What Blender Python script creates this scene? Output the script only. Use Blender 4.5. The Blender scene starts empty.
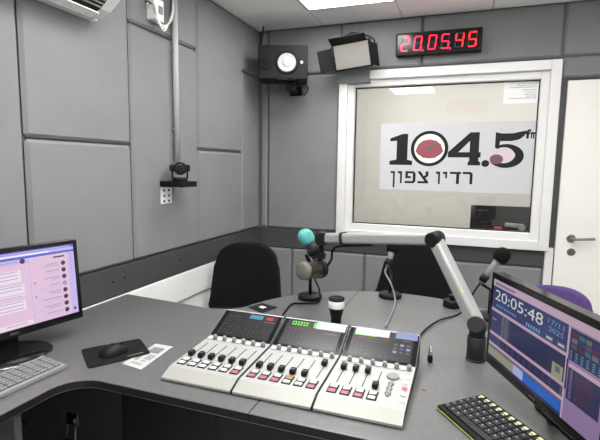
import bpy, bmesh, math, random
from mathutils import Vector, Matrix
random.seed(7)
SC = bpy.context.scene
C = SC.collection
PI = math.pi
R = math.radians
CZ = 1.42          # camera height
T = 0.765          # desk top
LX, BY, CEIL = -1.6, 3.4, 2.47   # left panel face, back panel face, ceiling

# ---------------------------------------------------------------- camera
FPX, YAW, PIT, ROL = 458.57, R(20.112), R(6.664), R(-0.795)
cy, sy, cp, sp = math.cos(YAW), math.sin(YAW), math.cos(PIT), math.sin(PIT)
fwd = Vector((-sy*cp, cy*cp, -sp)); rt = Vector((cy, sy, 0)); dn = fwd.cross(rt)
cr, sr = math.cos(ROL), math.sin(ROL)
rt, dn = cr*rt + sr*dn, -sr*rt + cr*dn
cam = bpy.data.cameras.new('camera'); camo = bpy.data.objects.new('camera', cam); C.objects.link(camo)
mw = Matrix.Identity(4)
for i in range(3):
    mw[i][0] = rt[i]; mw[i][1] = -dn[i]; mw[i][2] = -fwd[i]
mw[2][3] = CZ
camo.matrix_world = mw
cam.sensor_width = 36; cam.sensor_fit = 'HORIZONTAL'; cam.lens = FPX/600*36; cam.clip_start = 0.02
SC.camera = camo

def ray(px, py): return rt*(px-300) + dn*(py-220) + fwd*FPX
def onz(px, py, z=T): r = ray(px, py); k = (z-CZ)/r.z; return Vector((r.x*k, r.y*k, z))
def ony(px, py, y=BY): r = ray(px, py); k = y/r.y; return Vector((r.x*k, y, CZ+r.z*k))
def onx(px, py, x=LX): r = ray(px, py); k = x/r.x; return Vector((x, r.y*k, CZ+r.z*k))

# ---------------------------------------------------------------- materials
def mat(name, col, rough=.5, metal=0, noise=0, nscale=40, bump=0, bscale=200, spec=.5, coat=0):
    m = bpy.data.materials.new(name); m.use_nodes = True
    nt = m.node_tree; b = nt.nodes['Principled BSDF']
    b.inputs['Base Color'].default_value = (*col, 1); b.inputs['Roughness'].default_value = rough
    b.inputs['Metallic'].default_value = metal; b.inputs['Specular IOR Level'].default_value = spec
    b.inputs['Coat Weight'].default_value = coat
    tc = nt.nodes.new('ShaderNodeTexCoord')
    if noise:
        n = nt.nodes.new('ShaderNodeTexNoise'); n.inputs['Scale'].default_value = nscale; n.inputs['Detail'].default_value = 4
        nt.links.new(tc.outputs['Object'], n.inputs['Vector'])
        r = nt.nodes.new('ShaderNodeValToRGB')
        r.color_ramp.elements[0].position = .3; r.color_ramp.elements[1].position = .7
        r.color_ramp.elements[0].color = (*[c*(1-noise) for c in col], 1)
        r.color_ramp.elements[1].color = (*[min(1, c*(1+noise)) for c in col], 1)
        nt.links.new(n.outputs['Fac'], r.inputs['Fac']); nt.links.new(r.outputs['Color'], b.inputs['Base Color'])
    if bump:
        n = nt.nodes.new('ShaderNodeTexNoise'); n.inputs['Scale'].default_value = bscale; n.inputs['Detail'].default_value = 3
        nt.links.new(tc.outputs['Object'], n.inputs['Vector'])
        bp = nt.nodes.new('ShaderNodeBump'); bp.inputs['Strength'].default_value = bump; bp.inputs['Distance'].default_value = .002
        nt.links.new(n.outputs['Fac'], bp.inputs['Height']); nt.links.new(bp.outputs['Normal'], b.inputs['Normal'])
    return m
def glow(name, col, s=1.0):
    m = bpy.data.materials.new(name); m.use_nodes = True
    b = m.node_tree.nodes['Principled BSDF']
    b.inputs['Base Color'].default_value = (.01, .01, .01, 1); b.inputs['Roughness'].default_value = .25
    b.inputs['Emission Color'].default_value = (*col, 1); b.inputs['Emission Strength'].default_value = s
    return m
def srgb(r, g, b): return tuple(((c/255+.055)/1.055)**2.4 if c > 10 else c/255/12.92 for c in (r, g, b))

M = {}
M['pad'] = mat('grey panel fabric', (.205, .208, .215), .9, noise=.04, nscale=6, bump=.25, bscale=900, spec=.2)
M['dado'] = mat('dark grey laminate', (.050, .051, .054), .55, noise=.05, nscale=12)
M['wallgrey'] = mat('painted grey wall', (.16, .16, .165), .8)
M['white'] = mat('white lacquer', (.80, .80, .79), .4, noise=.015, nscale=5)
M['frame'] = mat('white upvc', (.70, .70, .69), .35)
M['door'] = mat('cream white door paint', (.80, .78, .74), .4, noise=.015, nscale=5)
M['beige'] = mat('beige wall paint', (.79, .775, .735), .8, noise=.02, nscale=3)
M['floor'] = mat('light floor vinyl', (.74, .73, .71), .5, noise=.05, nscale=8)
M['ceil'] = mat('ceiling tile', (.91, .90, .89), .9, noise=.05, nscale=160)
M['grid'] = mat('ceiling grid', (.62, .61, .60), .6)
M['desk'] = mat('grey desk laminate', (.102, .102, .104), .34, noise=.12, nscale=55, bump=.06, bscale=300, spec=.85)
M['edge'] = mat('desk edge band', (.009, .009, .0095), .6, spec=.2)
M['black'] = mat('black plastic', (.006, .006, .0065), .5, spec=.22)
M['gloss'] = mat('gloss black plastic', (.006, .006, .0065), .14, spec=.35)
M['rubber'] = mat('black rubber', (.010, .010, .0105), .8, spec=.2)
M['foam'] = mat('black foam', (.007, .007, .0075), 1, bump=.8, bscale=700, spec=.1)
M['fabric'] = mat('black upholstery', (.008, .008, .010), .95, noise=.25, nscale=120, bump=.5, bscale=600, spec=.15)
M['purple'] = mat('purple upholstery', (.085, .045, .17), .9, noise=.2, nscale=120, bump=.4, bscale=600)
M['alu'] = mat('silver console metal', (.37, .37, .365), .38, metal=.15, noise=.02, nscale=20)
M['lip'] = mat('pale palm rest', (.30, .30, .275), .4)
M['armgrey'] = mat('satin silver arm', (.31, .31, .31), .35, metal=.2)
M['chrome'] = mat('chrome', (.7, .7, .7), .18, metal=1)
M['steel'] = mat('brushed nickel', (.27, .255, .235), .3, metal=1)
M['midgrey'] = mat('mid grey plastic', (.21, .21, .21), .45)
M['charcoal'] = mat('charcoal plastic', (.017, .017, .018), .45, spec=.3)
M['keygrey'] = mat('light grey key', (.17, .17, .175), .5)
M['kbgrey'] = mat('grey keyboard shell', (.24, .24, .25), .45)
M['lime'] = mat('lime green rubber', (.20, .26, .035), .5)
M['cream'] = mat('cream legend', (.55, .56, .30), .5)
M['legend'] = mat('grey legend', (.36, .36, .37), .5)
M['cardpaper'] = mat('grey card stock', (.42, .42, .41), .7)
M['whitekey'] = mat('white key plastic', (.72, .72, .71), .4)
M['blackpad'] = mat('black mat cloth', (.009, .009, .0095), .85, spec=.15)
M['turq'] = mat('turquoise foam', (.085, .35, .335), .9, noise=.12, nscale=90, bump=.5, bscale=500)
M['turqmark'] = mat('pale turquoise print', (.30, .72, .74), .8)
M['umber'] = mat('dark bronze metal', (.040, .034, .031), .38, metal=.5)
M['grille'] = mat('champagne mesh', (.17, .155, .13), .5, metal=.4, bump=1, bscale=1200)
M['paper'] = mat('paper', (.82, .82, .82), .8)
M['ink'] = mat('printed grey text', (.25, .25, .27), .8)
M['signink'] = mat('black vinyl lettering', (.013, .013, .014), .55, spec=.2)
M['signred'] = mat('red vinyl', (.27, .06, .075), .5)
M['signplum'] = mat('plum vinyl', (.14, .06, .105), .5)
M['signpink'] = mat('pale pink vinyl', (.62, .50, .55), .5)
M['signgrey'] = mat('pale grey vinyl', (.53, .53, .555), .5)
M['signmid'] = mat('mid grey vinyl', (.10, .10, .105), .5)
M['wood'] = mat('brown stain', (.20, .085, .03), .8)
M['red'] = mat('red plastic', (.55, .03, .06), .4)
M['diff'] = mat('grey diffuser', (.20, .19, .175), .6)
M['cone'] = mat('white speaker cone', (.44, .44, .43), .5)
M['whitecable'] = mat('white cable', (.70, .70, .67), .5)
M['conduit'] = mat('grey white conduit', (.42, .42, .42), .35)
M['yellow'] = mat('yellow sticker', (.75, .55, .05), .5)
M['screenblack'] = mat('dark display glass', (.012, .012, .014), .15)
M['gap'] = mat('dark seam', (.02, .02, .02), .9)
M['off'] = mat('unlit segment', (.022, .016, .05), .4)
M['lampdim'] = glow('dim ceiling lamp diffuser', (1, .98, .94), 14.0)
M['lamp'] = glow('ceiling lamp diffuser', (1, .99, .97), 18.0)
M['ledpink'] = glow('pink led', (1, .0035, .034), 6)
M['ledred'] = glow('red led', (1, .007, .009), 7)
for n, c, s in (('s_pink', (238, 205, 232), .85), ('s_lav', (205, 190, 245), .9), ('s_blue', (95, 110, 215), .8), ('s_text', (185, 162, 200), .8),
                ('s_bubble', (250, 235, 250), .85), ('s_dark', (85, 55, 75), .8), ('s_white', (240, 244, 250), 1.0), ('s_green', (110, 230, 60), 1.0),
                ('s_cyan', (90, 170, 195), .8), ('s_red', (220, 60, 50), .8), ('s_dim', (105, 105, 112), .7), ('s_lcd', (33, 33, 38), .7), ('s_navy', (44, 52, 104), .75), ('s_mauve', (196, 166, 188), .75),
                ('s_slate', (80, 75, 105), .7), ('s_deep', (34, 38, 82), .7), ('s_clock', (196, 200, 196), .9), ('s_date', (90, 150, 200), .8), ('s_olive', (150, 152, 122), .75),
                ('s_azure', (25, 95, 190), .8), ('s_ice', (165, 175, 225), .8), ('s_lilac', (148, 124, 166), .7), ('s_maroon', (85, 35, 70), .7), ('s_teal', (60, 100, 110), .7),
                ('b_white', (225, 225, 222), .55), ('b_pink', (245, 140, 155), .9), ('b_amber', (235, 190, 110), .8)):
    M[n] = glow(n, srgb(*c), s)
def glass_mat():
    m = bpy.data.materials.new('window glass'); m.use_nodes = True; nt = m.node_tree
    nt.nodes.remove(nt.nodes['Principled BSDF'])
    out = nt.nodes['Material Output']
    tr = nt.nodes.new('ShaderNodeBsdfTransparent'); tr.inputs['Color'].default_value = (.95, .96, .95, 1)
    gl = nt.nodes.new('ShaderNodeBsdfGlossy'); gl.inputs['Roughness'].default_value = .0; gl.inputs['Color'].default_value = (1, 1, 1, 1)
    mx = nt.nodes.new('ShaderNodeMixShader'); fr = nt.nodes.new('ShaderNodeFresnel'); fr.inputs['IOR'].default_value = 1.6
    nt.links.new(fr.outputs['Fac'], mx.inputs['Fac']); nt.links.new(tr.outputs['BSDF'], mx.inputs[1]); nt.links.new(gl.outputs['BSDF'], mx.inputs[2])
    nt.links.new(mx.outputs['Shader'], out.inputs['Surface'])
    return m
M['glass'] = glass_mat()

# ---------------------------------------------------------------- mesh helpers
def BM(): return bmesh.new()
def mx(loc=(0, 0, 0), rx=0, ry=0, rz=0):
    return Matrix.Translation(loc) @ Matrix.Rotation(rz, 4, 'Z') @ Matrix.Rotation(ry, 4, 'Y') @ Matrix.Rotation(rx, 4, 'X')
def merge(bm, src, m=None, mi=0):
    if m is not None: src.transform(m)
    vs = [bm.verts.new(v.co) for v in src.verts]
    src.verts.index_update()
    for f in src.faces:
        try:
            nf = bm.faces.new([vs[v.index] for v in f.verts]); nf.material_index = f.material_index if mi is None else mi; nf.smooth = f.smooth
        except ValueError: pass
    src.free()
    return bm
def box(bm, c, s, bev=0, m=None, mi=0, seg=2):
    t = BM(); bmesh.ops.create_cube(t, size=1)
    for v in t.verts: v.co = Vector((v.co.x*s[0]+c[0], v.co.y*s[1]+c[1], v.co.z*s[2]+c[2]))
    if bev: bmesh.ops.bevel(t, geom=t.edges[:], offset=bev, segments=seg, affect='EDGES', profile=.5)
    return merge(bm, t, m, mi)
def span(bm, a, b, bev=0, m=None, mi=0, seg=2):
    return box(bm, [(a[i]+b[i])/2 for i in range(3)], [abs(b[i]-a[i]) for i in range(3)], bev, m, mi, seg)
def lathe(bm, prof, seg=32, m=None, mi=0, smooth=True, cap=True):
    t = BM(); rings = []
    for r, z in prof:
        if r < 1e-6: rings.append([t.verts.new((0, 0, z))])
        else: rings.append([t.verts.new((r*math.cos(2*PI*k/seg), r*math.sin(2*PI*k/seg), z)) for k in range(seg)])
    for a, b in zip(rings, rings[1:]):
        for k in range(seg):
            k2 = (k+1) % seg
            p = [a[0] if len(a) == 1 else a[k], a[0] if len(a) == 1 else a[k2], b[0] if len(b) == 1 else b[k2], b[0] if len(b) == 1 else b[k]]
            q = []
            for v in p:
                if v not in q: q.append(v)
            if len(q) > 2:
                f = t.faces.new(q); f.smooth = smooth
    if cap:
        if len(rings[0]) > 1: t.faces.new(rings[0][::-1])
        if len(rings[-1]) > 1: t.faces.new(rings[-1])
    bmesh.ops.recalc_face_normals(t, faces=t.faces[:])
    return merge(bm, t, m, mi)
def axis_m(p, q):
    p, q = Vector(p), Vector(q)
    return Matrix.Translation(p) @ (q-p).to_track_quat('Z', 'Y').to_matrix().to_4x4()
def cyl(bm, p, q, r, r2=None, seg=24, bev=0, mi=0):
    L = (Vector(q)-Vector(p)).length; r2 = r if r2 is None else r2
    prof = [(r, 0), (r2, L)] if not bev else [(r-bev, 0), (r, bev), (r2, L-bev), (r2-bev, L)]
    return lathe(bm, prof, seg, axis_m(p, q), mi)
def tube(bm, pts, r, seg=10, sub=8, mi=0):
    P = [Vector(p) for p in pts]
    if sub > 1 and len(P) > 2:
        Q = []
        E = [2*P[0]-P[1]] + P + [2*P[-1]-P[-2]]
        for i in range(1, len(E)-2):
            a, b, c, d = E[i-1:i+3]
            for k in range(sub):
                t = k/sub
                Q.append(.5*((2*b)+(c-a)*t+(2*a-5*b+4*c-d)*t*t+(3*b-a-3*c+d)*t**3))
        Q.append(P[-1]); P = Q
    t = BM(); rings = []; up = None
    for i, p in enumerate(P):
        d = (P[min(i+1, len(P)-1)]-P[max(i-1, 0)]).normalized()
        if up is None: up = d.orthogonal().normalized()
        up = (up-d*up.dot(d)).normalized(); s = d.cross(up)
        rings.append([t.verts.new(p+r*(math.cos(2*PI*k/seg)*up+math.sin(2*PI*k/seg)*s)) for k in range(seg)])
    for a, b in zip(rings, rings[1:]):
        for k in range(seg):
            f = t.faces.new((a[k], a[(k+1) % seg], b[(k+1) % seg], b[k])); f.smooth = True
    t.faces.new(rings[0][::-1]); t.faces.new(rings[-1])
    bmesh.ops.recalc_face_normals(t, faces=t.faces[:])
    return merge(bm, t, None, mi)
def prism(bm, pts, z0, z1, bev=0, m=None, mi=0, seg=2, side_mi=None):
    t = BM(); lo = [t.verts.new((p[0], p[1], z0)) for p in pts]; hi = [t.verts.new((p[0], p[1], z1)) for p in pts]
    top = t.faces.new(hi); bot = t.faces.new(lo[::-1]); n = len(pts); sides = []
    for i in range(n):
        f = t.faces.new((lo[i], lo[(i+1) % n], hi[(i+1) % n], hi[i])); sides.append(f)
    bmesh.ops.recalc_face_normals(t, faces=t.faces[:])
    for f in t.faces: f.material_index = mi
    if side_mi is not None:
        for f in sides: f.material_index = side_mi
    if bev:
        es = [e for e in t.edges if (e.verts[0].co.z == e.verts[1].co.z)]
        bmesh.ops.bevel(t, geom=es, offset=bev, segments=seg, affect='EDGES', profile=.5)
    return merge(bm, t, m, None)
def rquad(w, h, r, n=6):
    out = []
    for cx, cz, a in ((w/2-r, h/2-r, 0), (-w/2+r, h/2-r, 90), (-w/2+r, -h/2+r, 180), (w/2-r, -h/2+r, 270)):
        for k in range(n+1):
            q = R(a+90*k/n); out.append((cx+r*math.cos(q), cz+r*math.sin(q)))
    return out
def quad(bm, pts, mi=0):
    f = bm.faces.new([bm.verts.new(p) for p in pts]); f.material_index = mi; return f
def text_bm(s, fat=0):
    cu = bpy.data.curves.new('lettering', 'FONT'); cu.body = s; cu.offset = fat; cu.resolution_u = 4
    o = bpy.data.objects.new('lettering', cu); C.objects.link(o)
    dg = bpy.context.evaluated_depsgraph_get(); me = bpy.data.meshes.new_from_object(o.evaluated_get(dg))
    t = BM(); t.from_mesh(me)
    bpy.data.objects.remove(o); bpy.data.curves.remove(cu); bpy.data.meshes.remove(me)
    return t
def text(bm, s, x0, x1, z0, z1, y, mi=0, m=None, keep=False, fat=0):
    """lettering in the XZ plane facing -Y, fitted into the box"""
    t = text_bm(s, fat)
    if not t.verts: return
    ax, bx = min(v.co.x for v in t.verts), max(v.co.x for v in t.verts); ay, by = min(v.co.y for v in t.verts), max(v.co.y for v in t.verts)
    kx = (x1-x0)/max(1e-6, bx-ax); kz = (z1-z0)/max(1e-6, by-ay)
    if keep: kx = kz = min(kx, kz)
    for v in t.verts: v.co = Vector((x0+(v.co.x-ax)*kx, y, z0+(v.co.y-ay)*kz))
    merge(bm, t, m, mi)

def basis(o):
    while o.parent is not None: o = o.parent
    return o.matrix_basis.copy()
def obj(name, bm, mats, parent=None, world=False, smooth=None):
    if parent is not None and world: bm.transform(basis(parent).inverted())
    me = bpy.data.meshes.new(name); bm.to_mesh(me); bm.free()
    for m in (mats if isinstance(mats, (list, tuple)) else [mats]): me.materials.append(M[m] if isinstance(m, str) else m)
    o = bpy.data.objects.new(name, me); C.objects.link(o)
    if parent is not None: o.parent = parent
    if smooth:
        for p in me.polygons: p.use_smooth = True
        try: me.set_sharp_from_angle(angle=R(smooth))
        except Exception: pass
    return o
def thing(name, label, cat, loc=(0, 0, 0), rz=0, group=None):
    o = bpy.data.objects.new(name, None); C.objects.link(o); o.location = loc; o.rotation_euler = (0, 0, rz)
    o.matrix_basis = Matrix.Translation(loc) @ Matrix.Rotation(rz, 4, 'Z')
    o.empty_display_size = .05
    return tag(o, label, cat, group)
def tag(o, label, cat, group=None):
    o['label'] = label; o['category'] = cat
    if group: o['group'] = group
    return o
def struct(name, bm, mats, parent=None):
    o = obj(name, bm, mats, parent)
    if parent is None: o['kind'] = 'structure'
    return o
def copy_tree(o, parent=None):
    c = o.copy(); C.objects.link(c)
    if parent is not None: c.parent = parent
    for ch in list(o.children): copy_tree(ch, c)
    return c
# ---------------------------------------------------------------- the room shell
RX, FY = 1.75, -0.6
GY = 3.445     # glass plane of the studio window
WX0, WX1, WZ0, WZ1 = -.94, .515, .885, 2.115
struct('floor', span(BM(), (-1.75, -.75, -.1), (RX+.15, 5.4, 0)), 'floor')
b = BM()
span(b, (-1.75, -.75, CEIL+.012), (RX+.15, 3.42, CEIL+.1))
xs = [-1.677+.588*k for k in range(7)]; ys = [3.05-.6*k for k in range(7)]
xe = [-1.66] + xs[1:] + [RX]; ye = [3.42] + ys
LAMPS = [(-.785, 2.75), (-.785, 1.55), (-.785, .35), (-.197, .95), (.391, 2.15), (.391, .95)]
for i in range(len(xe)-1):
    for j in range(len(ye)-1):
        x0, x1, y1, y0 = xe[i], xe[i+1], ye[j], max(ye[j+1], FY)
        if y0 >= y1 or any(x0 < lx < x1 and y0 < ly < y1 for lx, ly in LAMPS): continue
        span(b, (x0+.006, y0+.006, CEIL), (x1-.006, y1-.006, CEIL+.02), .003, mi=0)
for x in xs[1:]: span(b, (x-.008, FY, CEIL+.003), (x+.008, 3.42, CEIL+.014), mi=1)
for y in ys: span(b, (-1.66, y-.008, CEIL+.003), (RX, y+.008, CEIL+.0142), mi=1)
struct('ceiling', b, ['ceil', 'grid'])

wl = struct('wall_left', span(BM(), (-1.75, -.75, 0), (-1.627, 5.4, 2.6)), 'wallgrey')
def panel(parent, a, c):
    obj('wall_panel', span(BM(), a, c, .014, seg=1), 'pad', parent)
g = .0035
cols = [(-.59, .11, (.92, 1.515, CEIL)), (.11, .71, (.92, 1.515, CEIL)), (.71, 1.304, (.92, 2.115, CEIL)), (1.304, 1.90, (.92, 1.515, CEIL)),
        (1.90, 2.50, (.92, 2.115, CEIL)), (2.50, 3.093, (.92, 1.515, CEIL)), (3.093, 3.396, (.92, 2.112, CEIL))]
for y0, y1, zs in cols:
    for z0, z1 in zip(zs, zs[1:]):
        panel(wl, (-1.628, y0+g, z0+g), (LX, y1-g, z1-g))
b = BM()
span(b, (-1.63, FY, .768), (-1.606, 3.41, .918), .003)
t0 = struct('trim_1', b, 'dado')
b = BM()
for px, py in ((113, 282), (124.5, 277.5), (180, 259.5)):
    p = onx(px, py, -1.606); cyl(b, p, p+Vector((.003, 0, 0)), .006, seg=12)
obj('screw_hole_cap', b, 'black', t0)
b = BM(); span(b, (-1.63, FY, .597), (-1.603, 3.41, .766), .006)
struct('trim_2', b, 'white')
b = BM(); span(b, (-1.63, FY, .0), (-1.619, 3.41, .595)); struct('baseboard_left', b, 'white')

b = BM()
span(b, (-1.75, 3.425, 0), (WX0+.03, 3.52, 2.6)); span(b, (WX1-.03, 3.425, 0), (RX+.15, 3.52, 2.6))
span(b, (WX0+.03, 3.425, 0), (WX1-.03, 3.52, WZ0+.03)); span(b, (WX0+.03, 3.425, WZ1-.03), (WX1-.03, 3.52, 2.6))
wb = struct('wall_back', b, 'wallgrey')
for x0, x1, z0, z1 in ((-1.598, -1.532, .92, 2.112), (-1.598, -1.532, 2.112, CEIL), (-1.532, -.944, .92, 2.118), (-1.532, -.944, 2.118, CEIL), (-.944, -.36, 2.128, CEIL),
                       (-.36, .515, 2.132, CEIL), (.515, 1.1, 2.138, CEIL), (1.1, RX, 2.138, CEIL), (.515, 1.1, 2.0, 2.138), (1.1, RX, 2.0, 2.138), (1.40, RX, .92, 2.0),
                       (-1.598, -1.315, .08, .764), (-1.315, -.72, .08, .764), (-.72, -.13, .08, .764), (-.13, .497, .08, .764)):
    panel(wb, (x0+g, BY, z0+g), (x1-g, 3.428, z1-g))
# small cover board over the frame's upper left corner
obj('cover_board', span(BM(), (-.955, 3.345, 2.028), (-.71, 3.40, 2.128), .006), 'pad', wb)
b = BM(); span(b, (-1.60, 3.405, .768), (.497, 3.43, .916), .003); struct('trim_3', b, 'dado')
b = BM(); span(b, (.499, 3.385, 0), (.549, 3.43, WZ0+.02), .004); struct('trim_4', b, 'frame')
b = BM(); span(b, (-1.60, 3.412, 0), (.497, 3.43, .078), .003); struct('baseboard_back', b, 'dado')
struct('wall_right', span(BM(), (RX, -.75, 0), (RX+.15, 5.4, 2.6)), 'white')
struct('wall_front', span(BM(), (-1.75, -.75, 0), (RX+.15, FY, 2.6)), 'white')

# studio window
b = BM()
def ring(bm, x0, x1, z0, z1, w, y0, y1, bev, mi=0, wt=None):
    wt = w if wt is None else wt
    span(bm, (x0, y0, z0), (x0+w, y1, z1), bev, mi=mi); span(bm, (x1-w, y0, z0), (x1, y1, z1), bev, mi=mi)
    span(bm, (x0+w-.001, y0, z0), (x1-w+.001, y1, z0+wt), bev, mi=mi); span(bm, (x0+w-.001, y0, z1-wt), (x1-w+.001, y1, z1), bev, mi=mi)
ring(b, WX0, WX1, WZ0, WZ1, .062, 3.365, 3.53, .004)
win = struct('window_1', b, 'frame')
b = BM(); ring(b, WX0+.060, WX1-.060, WZ0+.058, WZ1-.058, .052, 3.395, 3.49, .005); obj('window_frame', b, 'frame', win)
gx0, gx1, gz0, gz1 = WX0+.111, WX1-.111, WZ0+.109, WZ1-.109
b = BM(); ring(b, gx0, gx1, gz0, gz1, .006, 3.432, 3.46, 0); obj('gasket', b, 'black', win)
b = BM(); quad(b, [(gx0, GY, gz0), (gx1, GY, gz0), (gx1, GY, gz1), (gx0, GY, gz1)])
obj('window_pane', b, 'glass', win)

# door
b = BM(); span(b, (.557, 3.392, .008), (1.385, 3.43, 1.985), .004); dr = struct('door_1', b, 'door')
b = BM(); span(b, (.517, 3.41, 0), (.555, 3.43, 1.998), .002); span(b, (1.387, 3.41, 0), (1.42, 3.43, 1.998), .002); span(b, (.555, 3.41, 1.987), (1.387, 3.43, 1.998), .002)
obj('door_frame', b, 'dado', dr)
h = ony(571, 238.5, 3.392)
b = BM(); cyl(b, h, h-Vector((0, .010, 0)), .027, bev=.003); cyl(b, h-Vector((0, .008, 0)), h-Vector((0, .05, 0)), .010)
tube(b, [h+Vector((0, -.045, 0)), h+Vector((.02, -.052, .002)), h+Vector((.06, -.05, .004)), h+Vector((.125, -.046, .010))], .0085)
obj('door_handle', b, 'steel', dr)
h = ony(571, 252, 3.392)
b = BM(); cyl(b, h, h-Vector((0, .008, 0)), .025, bev=.003); box(b, h-Vector((0, .012, 0)), (.006, .012, .022), .001); obj('door_lock', b, 'steel', dr)

# the control room behind the glass
b = BM(); span(b, (-1.75, 5.3, 0), (RX+.15, 5.4, 2.6)); struct('wall_far', b, 'beige')
b = BM(); span(b, (-1.75, 3.52, 2.6), (RX+.15, 5.4, 2.7)); struct('ceiling_far', b, 'ceil')
b = BM(); span(b, (-1.626, 3.521, 0), (-1.60, 5.3, 2.6)); struct('wall_far_left', b, 'beige')

# ---------------------------------------------------------------- ceiling lights
def lamp(x, y, z, label, w=.588, d=.6, glow_='lamp'):
    t = thing('ceiling_light', label, 'ceiling light', (x, y, z))
    b = BM(); hx, hy = w/2-.004, d/2-.004
    for sx in (-1, 1): span(b, (sx*hx-.012, -hy, 0), (sx*hx+.012, hy, .03), .002)
    for s_ in (-1, 1): span(b, (-hx, s_*hy-.012, 0), (hx, s_*hy+.012, .03), .002)
    obj('lamp_frame', b, 'frame', t)
    obj('diffuser', span(BM(), (-hx+.012, -hy+.012, .006), (hx-.012, hy-.012, .016)), glow_, t)
    return t
lamp(-.785, 2.75, CEIL-.008, 'square white ceiling panel light near the back left corner, cut by the photo edge')
lamp(-.785, .35, CEIL-.008, 'square ceiling panel light mirrored as the bright square in the top of the window glass')
lamp(-.197, .93, CEIL-.008, 'square ceiling panel light mirrored as a thin strip along the window glass top')
lamp(-.785, 1.55, CEIL-.008, 'unseen square ceiling panel light added above the console to brighten the left wall')  # out of view, added for more light on the left wall
lamp(.391, .95, CEIL-.008, 'unseen square ceiling panel light added over the right monitor to brighten the desk')  # out of view, added to lift the right part of the desk
lamp(.391, 2.15, CEIL-.008, 'unseen square ceiling panel light added to brighten the right side of the round table')  # out of view, added because the right side needed light
lamp(-.6, 4.45, 2.57, 'unseen ceiling panel light added to light the control room, left one beyond the window', glow_='lampdim')  # unseen pair of lamps, added to brighten the room beyond the glass
lamp(.5, 4.45, 2.57, 'unseen ceiling panel light added to light the control room, right one beyond the window', glow_='lampdim')
# ---------------------------------------------------------------- desk
def arc(cx, cyy, r, a0, a1, n=28): return [(cx+r*math.cos(R(a0+(a1-a0)*k/n)), cyy+r*math.sin(R(a0+(a1-a0)*k/n))) for k in range(n+1)]
TCX, TCY, TR = -.28, 1.70, .695
sx = -.52
ys_ = TCY+math.sqrt(TR**2-(sx-TCX)**2); a_s = math.degrees(math.atan2(ys_-TCY, sx-TCX))
a_l = math.degrees(math.atan2(1.93-TCY, -.936-TCX))
dk = thing('studio_desk', 'grey laminate L-shaped studio desk with a rounded back end carrying the mixing console', 'desk', (-.6, 1.3, 0))
left = [(-1.602, -.45), (-1.118, -.45), (-1.118, .94)] + [(-1.02+.098*math.cos(R(a)), .942+.098*math.sin(R(a))) for a in range(180, 89, -15)] + \
       [(sx-.001, 1.04), (sx-.001, ys_)] + arc(TCX, TCY, TR, a_s, a_l, 16)[1:] + [(-.955, 1.87), (-1.00, 1.815), (-1.09, 1.79), (-1.602, 1.832)]
right = [(sx+.001, 1.04), (1.0, 1.04), (1.0, 1.72), (TCX+TR, 1.72)] + arc(TCX, TCY, TR, 2, a_s, 40)[1:]
for nm, pts in (('worktop', left), ('worktop', right)):
    obj(nm, prism(BM(), pts, T-.028, T-.0008, .0025, side_mi=1), ['desk', 'edge'], dk, world=True)
b = BM(); span(b, (sx-.0015, 1.045, T-.004), (sx+.0015, ys_-.004, T-.0006)); obj('top_seam', b, 'gap', dk, world=True)
obj('darkening_panel', span(BM(), (-1.05, 1.70, .05), (.95, 1.72, T-.03), .002), 'edge', dk, world=True)  # back panel added to make the space under the desk dark
obj('darkening_panel', span(BM(), (-1.615, -.40, .0), (-1.60, 1.8, T-.03), .002), 'edge', dk, world=True)  # unseen panel, black so that the space under the desk stays dark
obj('support_panel', span(BM(), (-1.598, .84, 0), (-1.13, .862, T-.03), .002), 'dado', dk, world=True)
obj('support_panel', span(BM(), (.97, 1.06, 0), (.99, 1.70, T-.03), .002), 'dado', dk, world=True)
for x, y in ((-.50, 1.98), (.04, 1.93)):
    b = BM(); cyl(b, (x, y, 0), (x, y, T-.03), .03, bev=.002); obj('leg', b, 'charcoal', dk, world=True)
st = onz(424, 390); obj('stain', lathe(BM(), [(.001, 0), (.006, .0004), (.004, .0008)], 16, Matrix.Translation((st.x, st.y, T))), 'wood', dk, world=True)

# flight case under the desk
fc = thing('flight_case', 'black flight case with a silver butterfly latch on the floor under the desk corner', 'case', (-.95, 1.42, 0))
b = BM(); span(b, (-1.11, 1.22, .02), (-.72, 1.66, .70), .008); obj('case_body', b, 'black', fc, world=True)
lc = ony(73, 424, 1.22)
b = BM(); span(b, (lc.x-.028, 1.214, lc.z+.0), (lc.x+.028, 1.221, lc.z+.045), .002); span(b, (lc.x-.02, 1.206, lc.z+.012), (lc.x+.02, 1.215, lc.z+.03), .002)
obj('latch', b, 'steel', fc, world=True)
b = BM(); tube(b, [(lc.x-.02, 1.212, lc.z-.002), (lc.x-.022, 1.206, lc.z-.05), (lc.x+.022, 1.206, lc.z-.05), (lc.x+.02, 1.212, lc.z-.002)], .004, sub=1)
obj('latch_loop', b, 'steel', fc, world=True)
for sx_ in (-1.04, -.78):
  for y_ in (1.28, 1.6):
    b = BM(); cyl(b, (sx_, y_, 0), (sx_, y_, .022), .02)
    obj('case_foot', b, 'rubber', fc, world=True)

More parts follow.
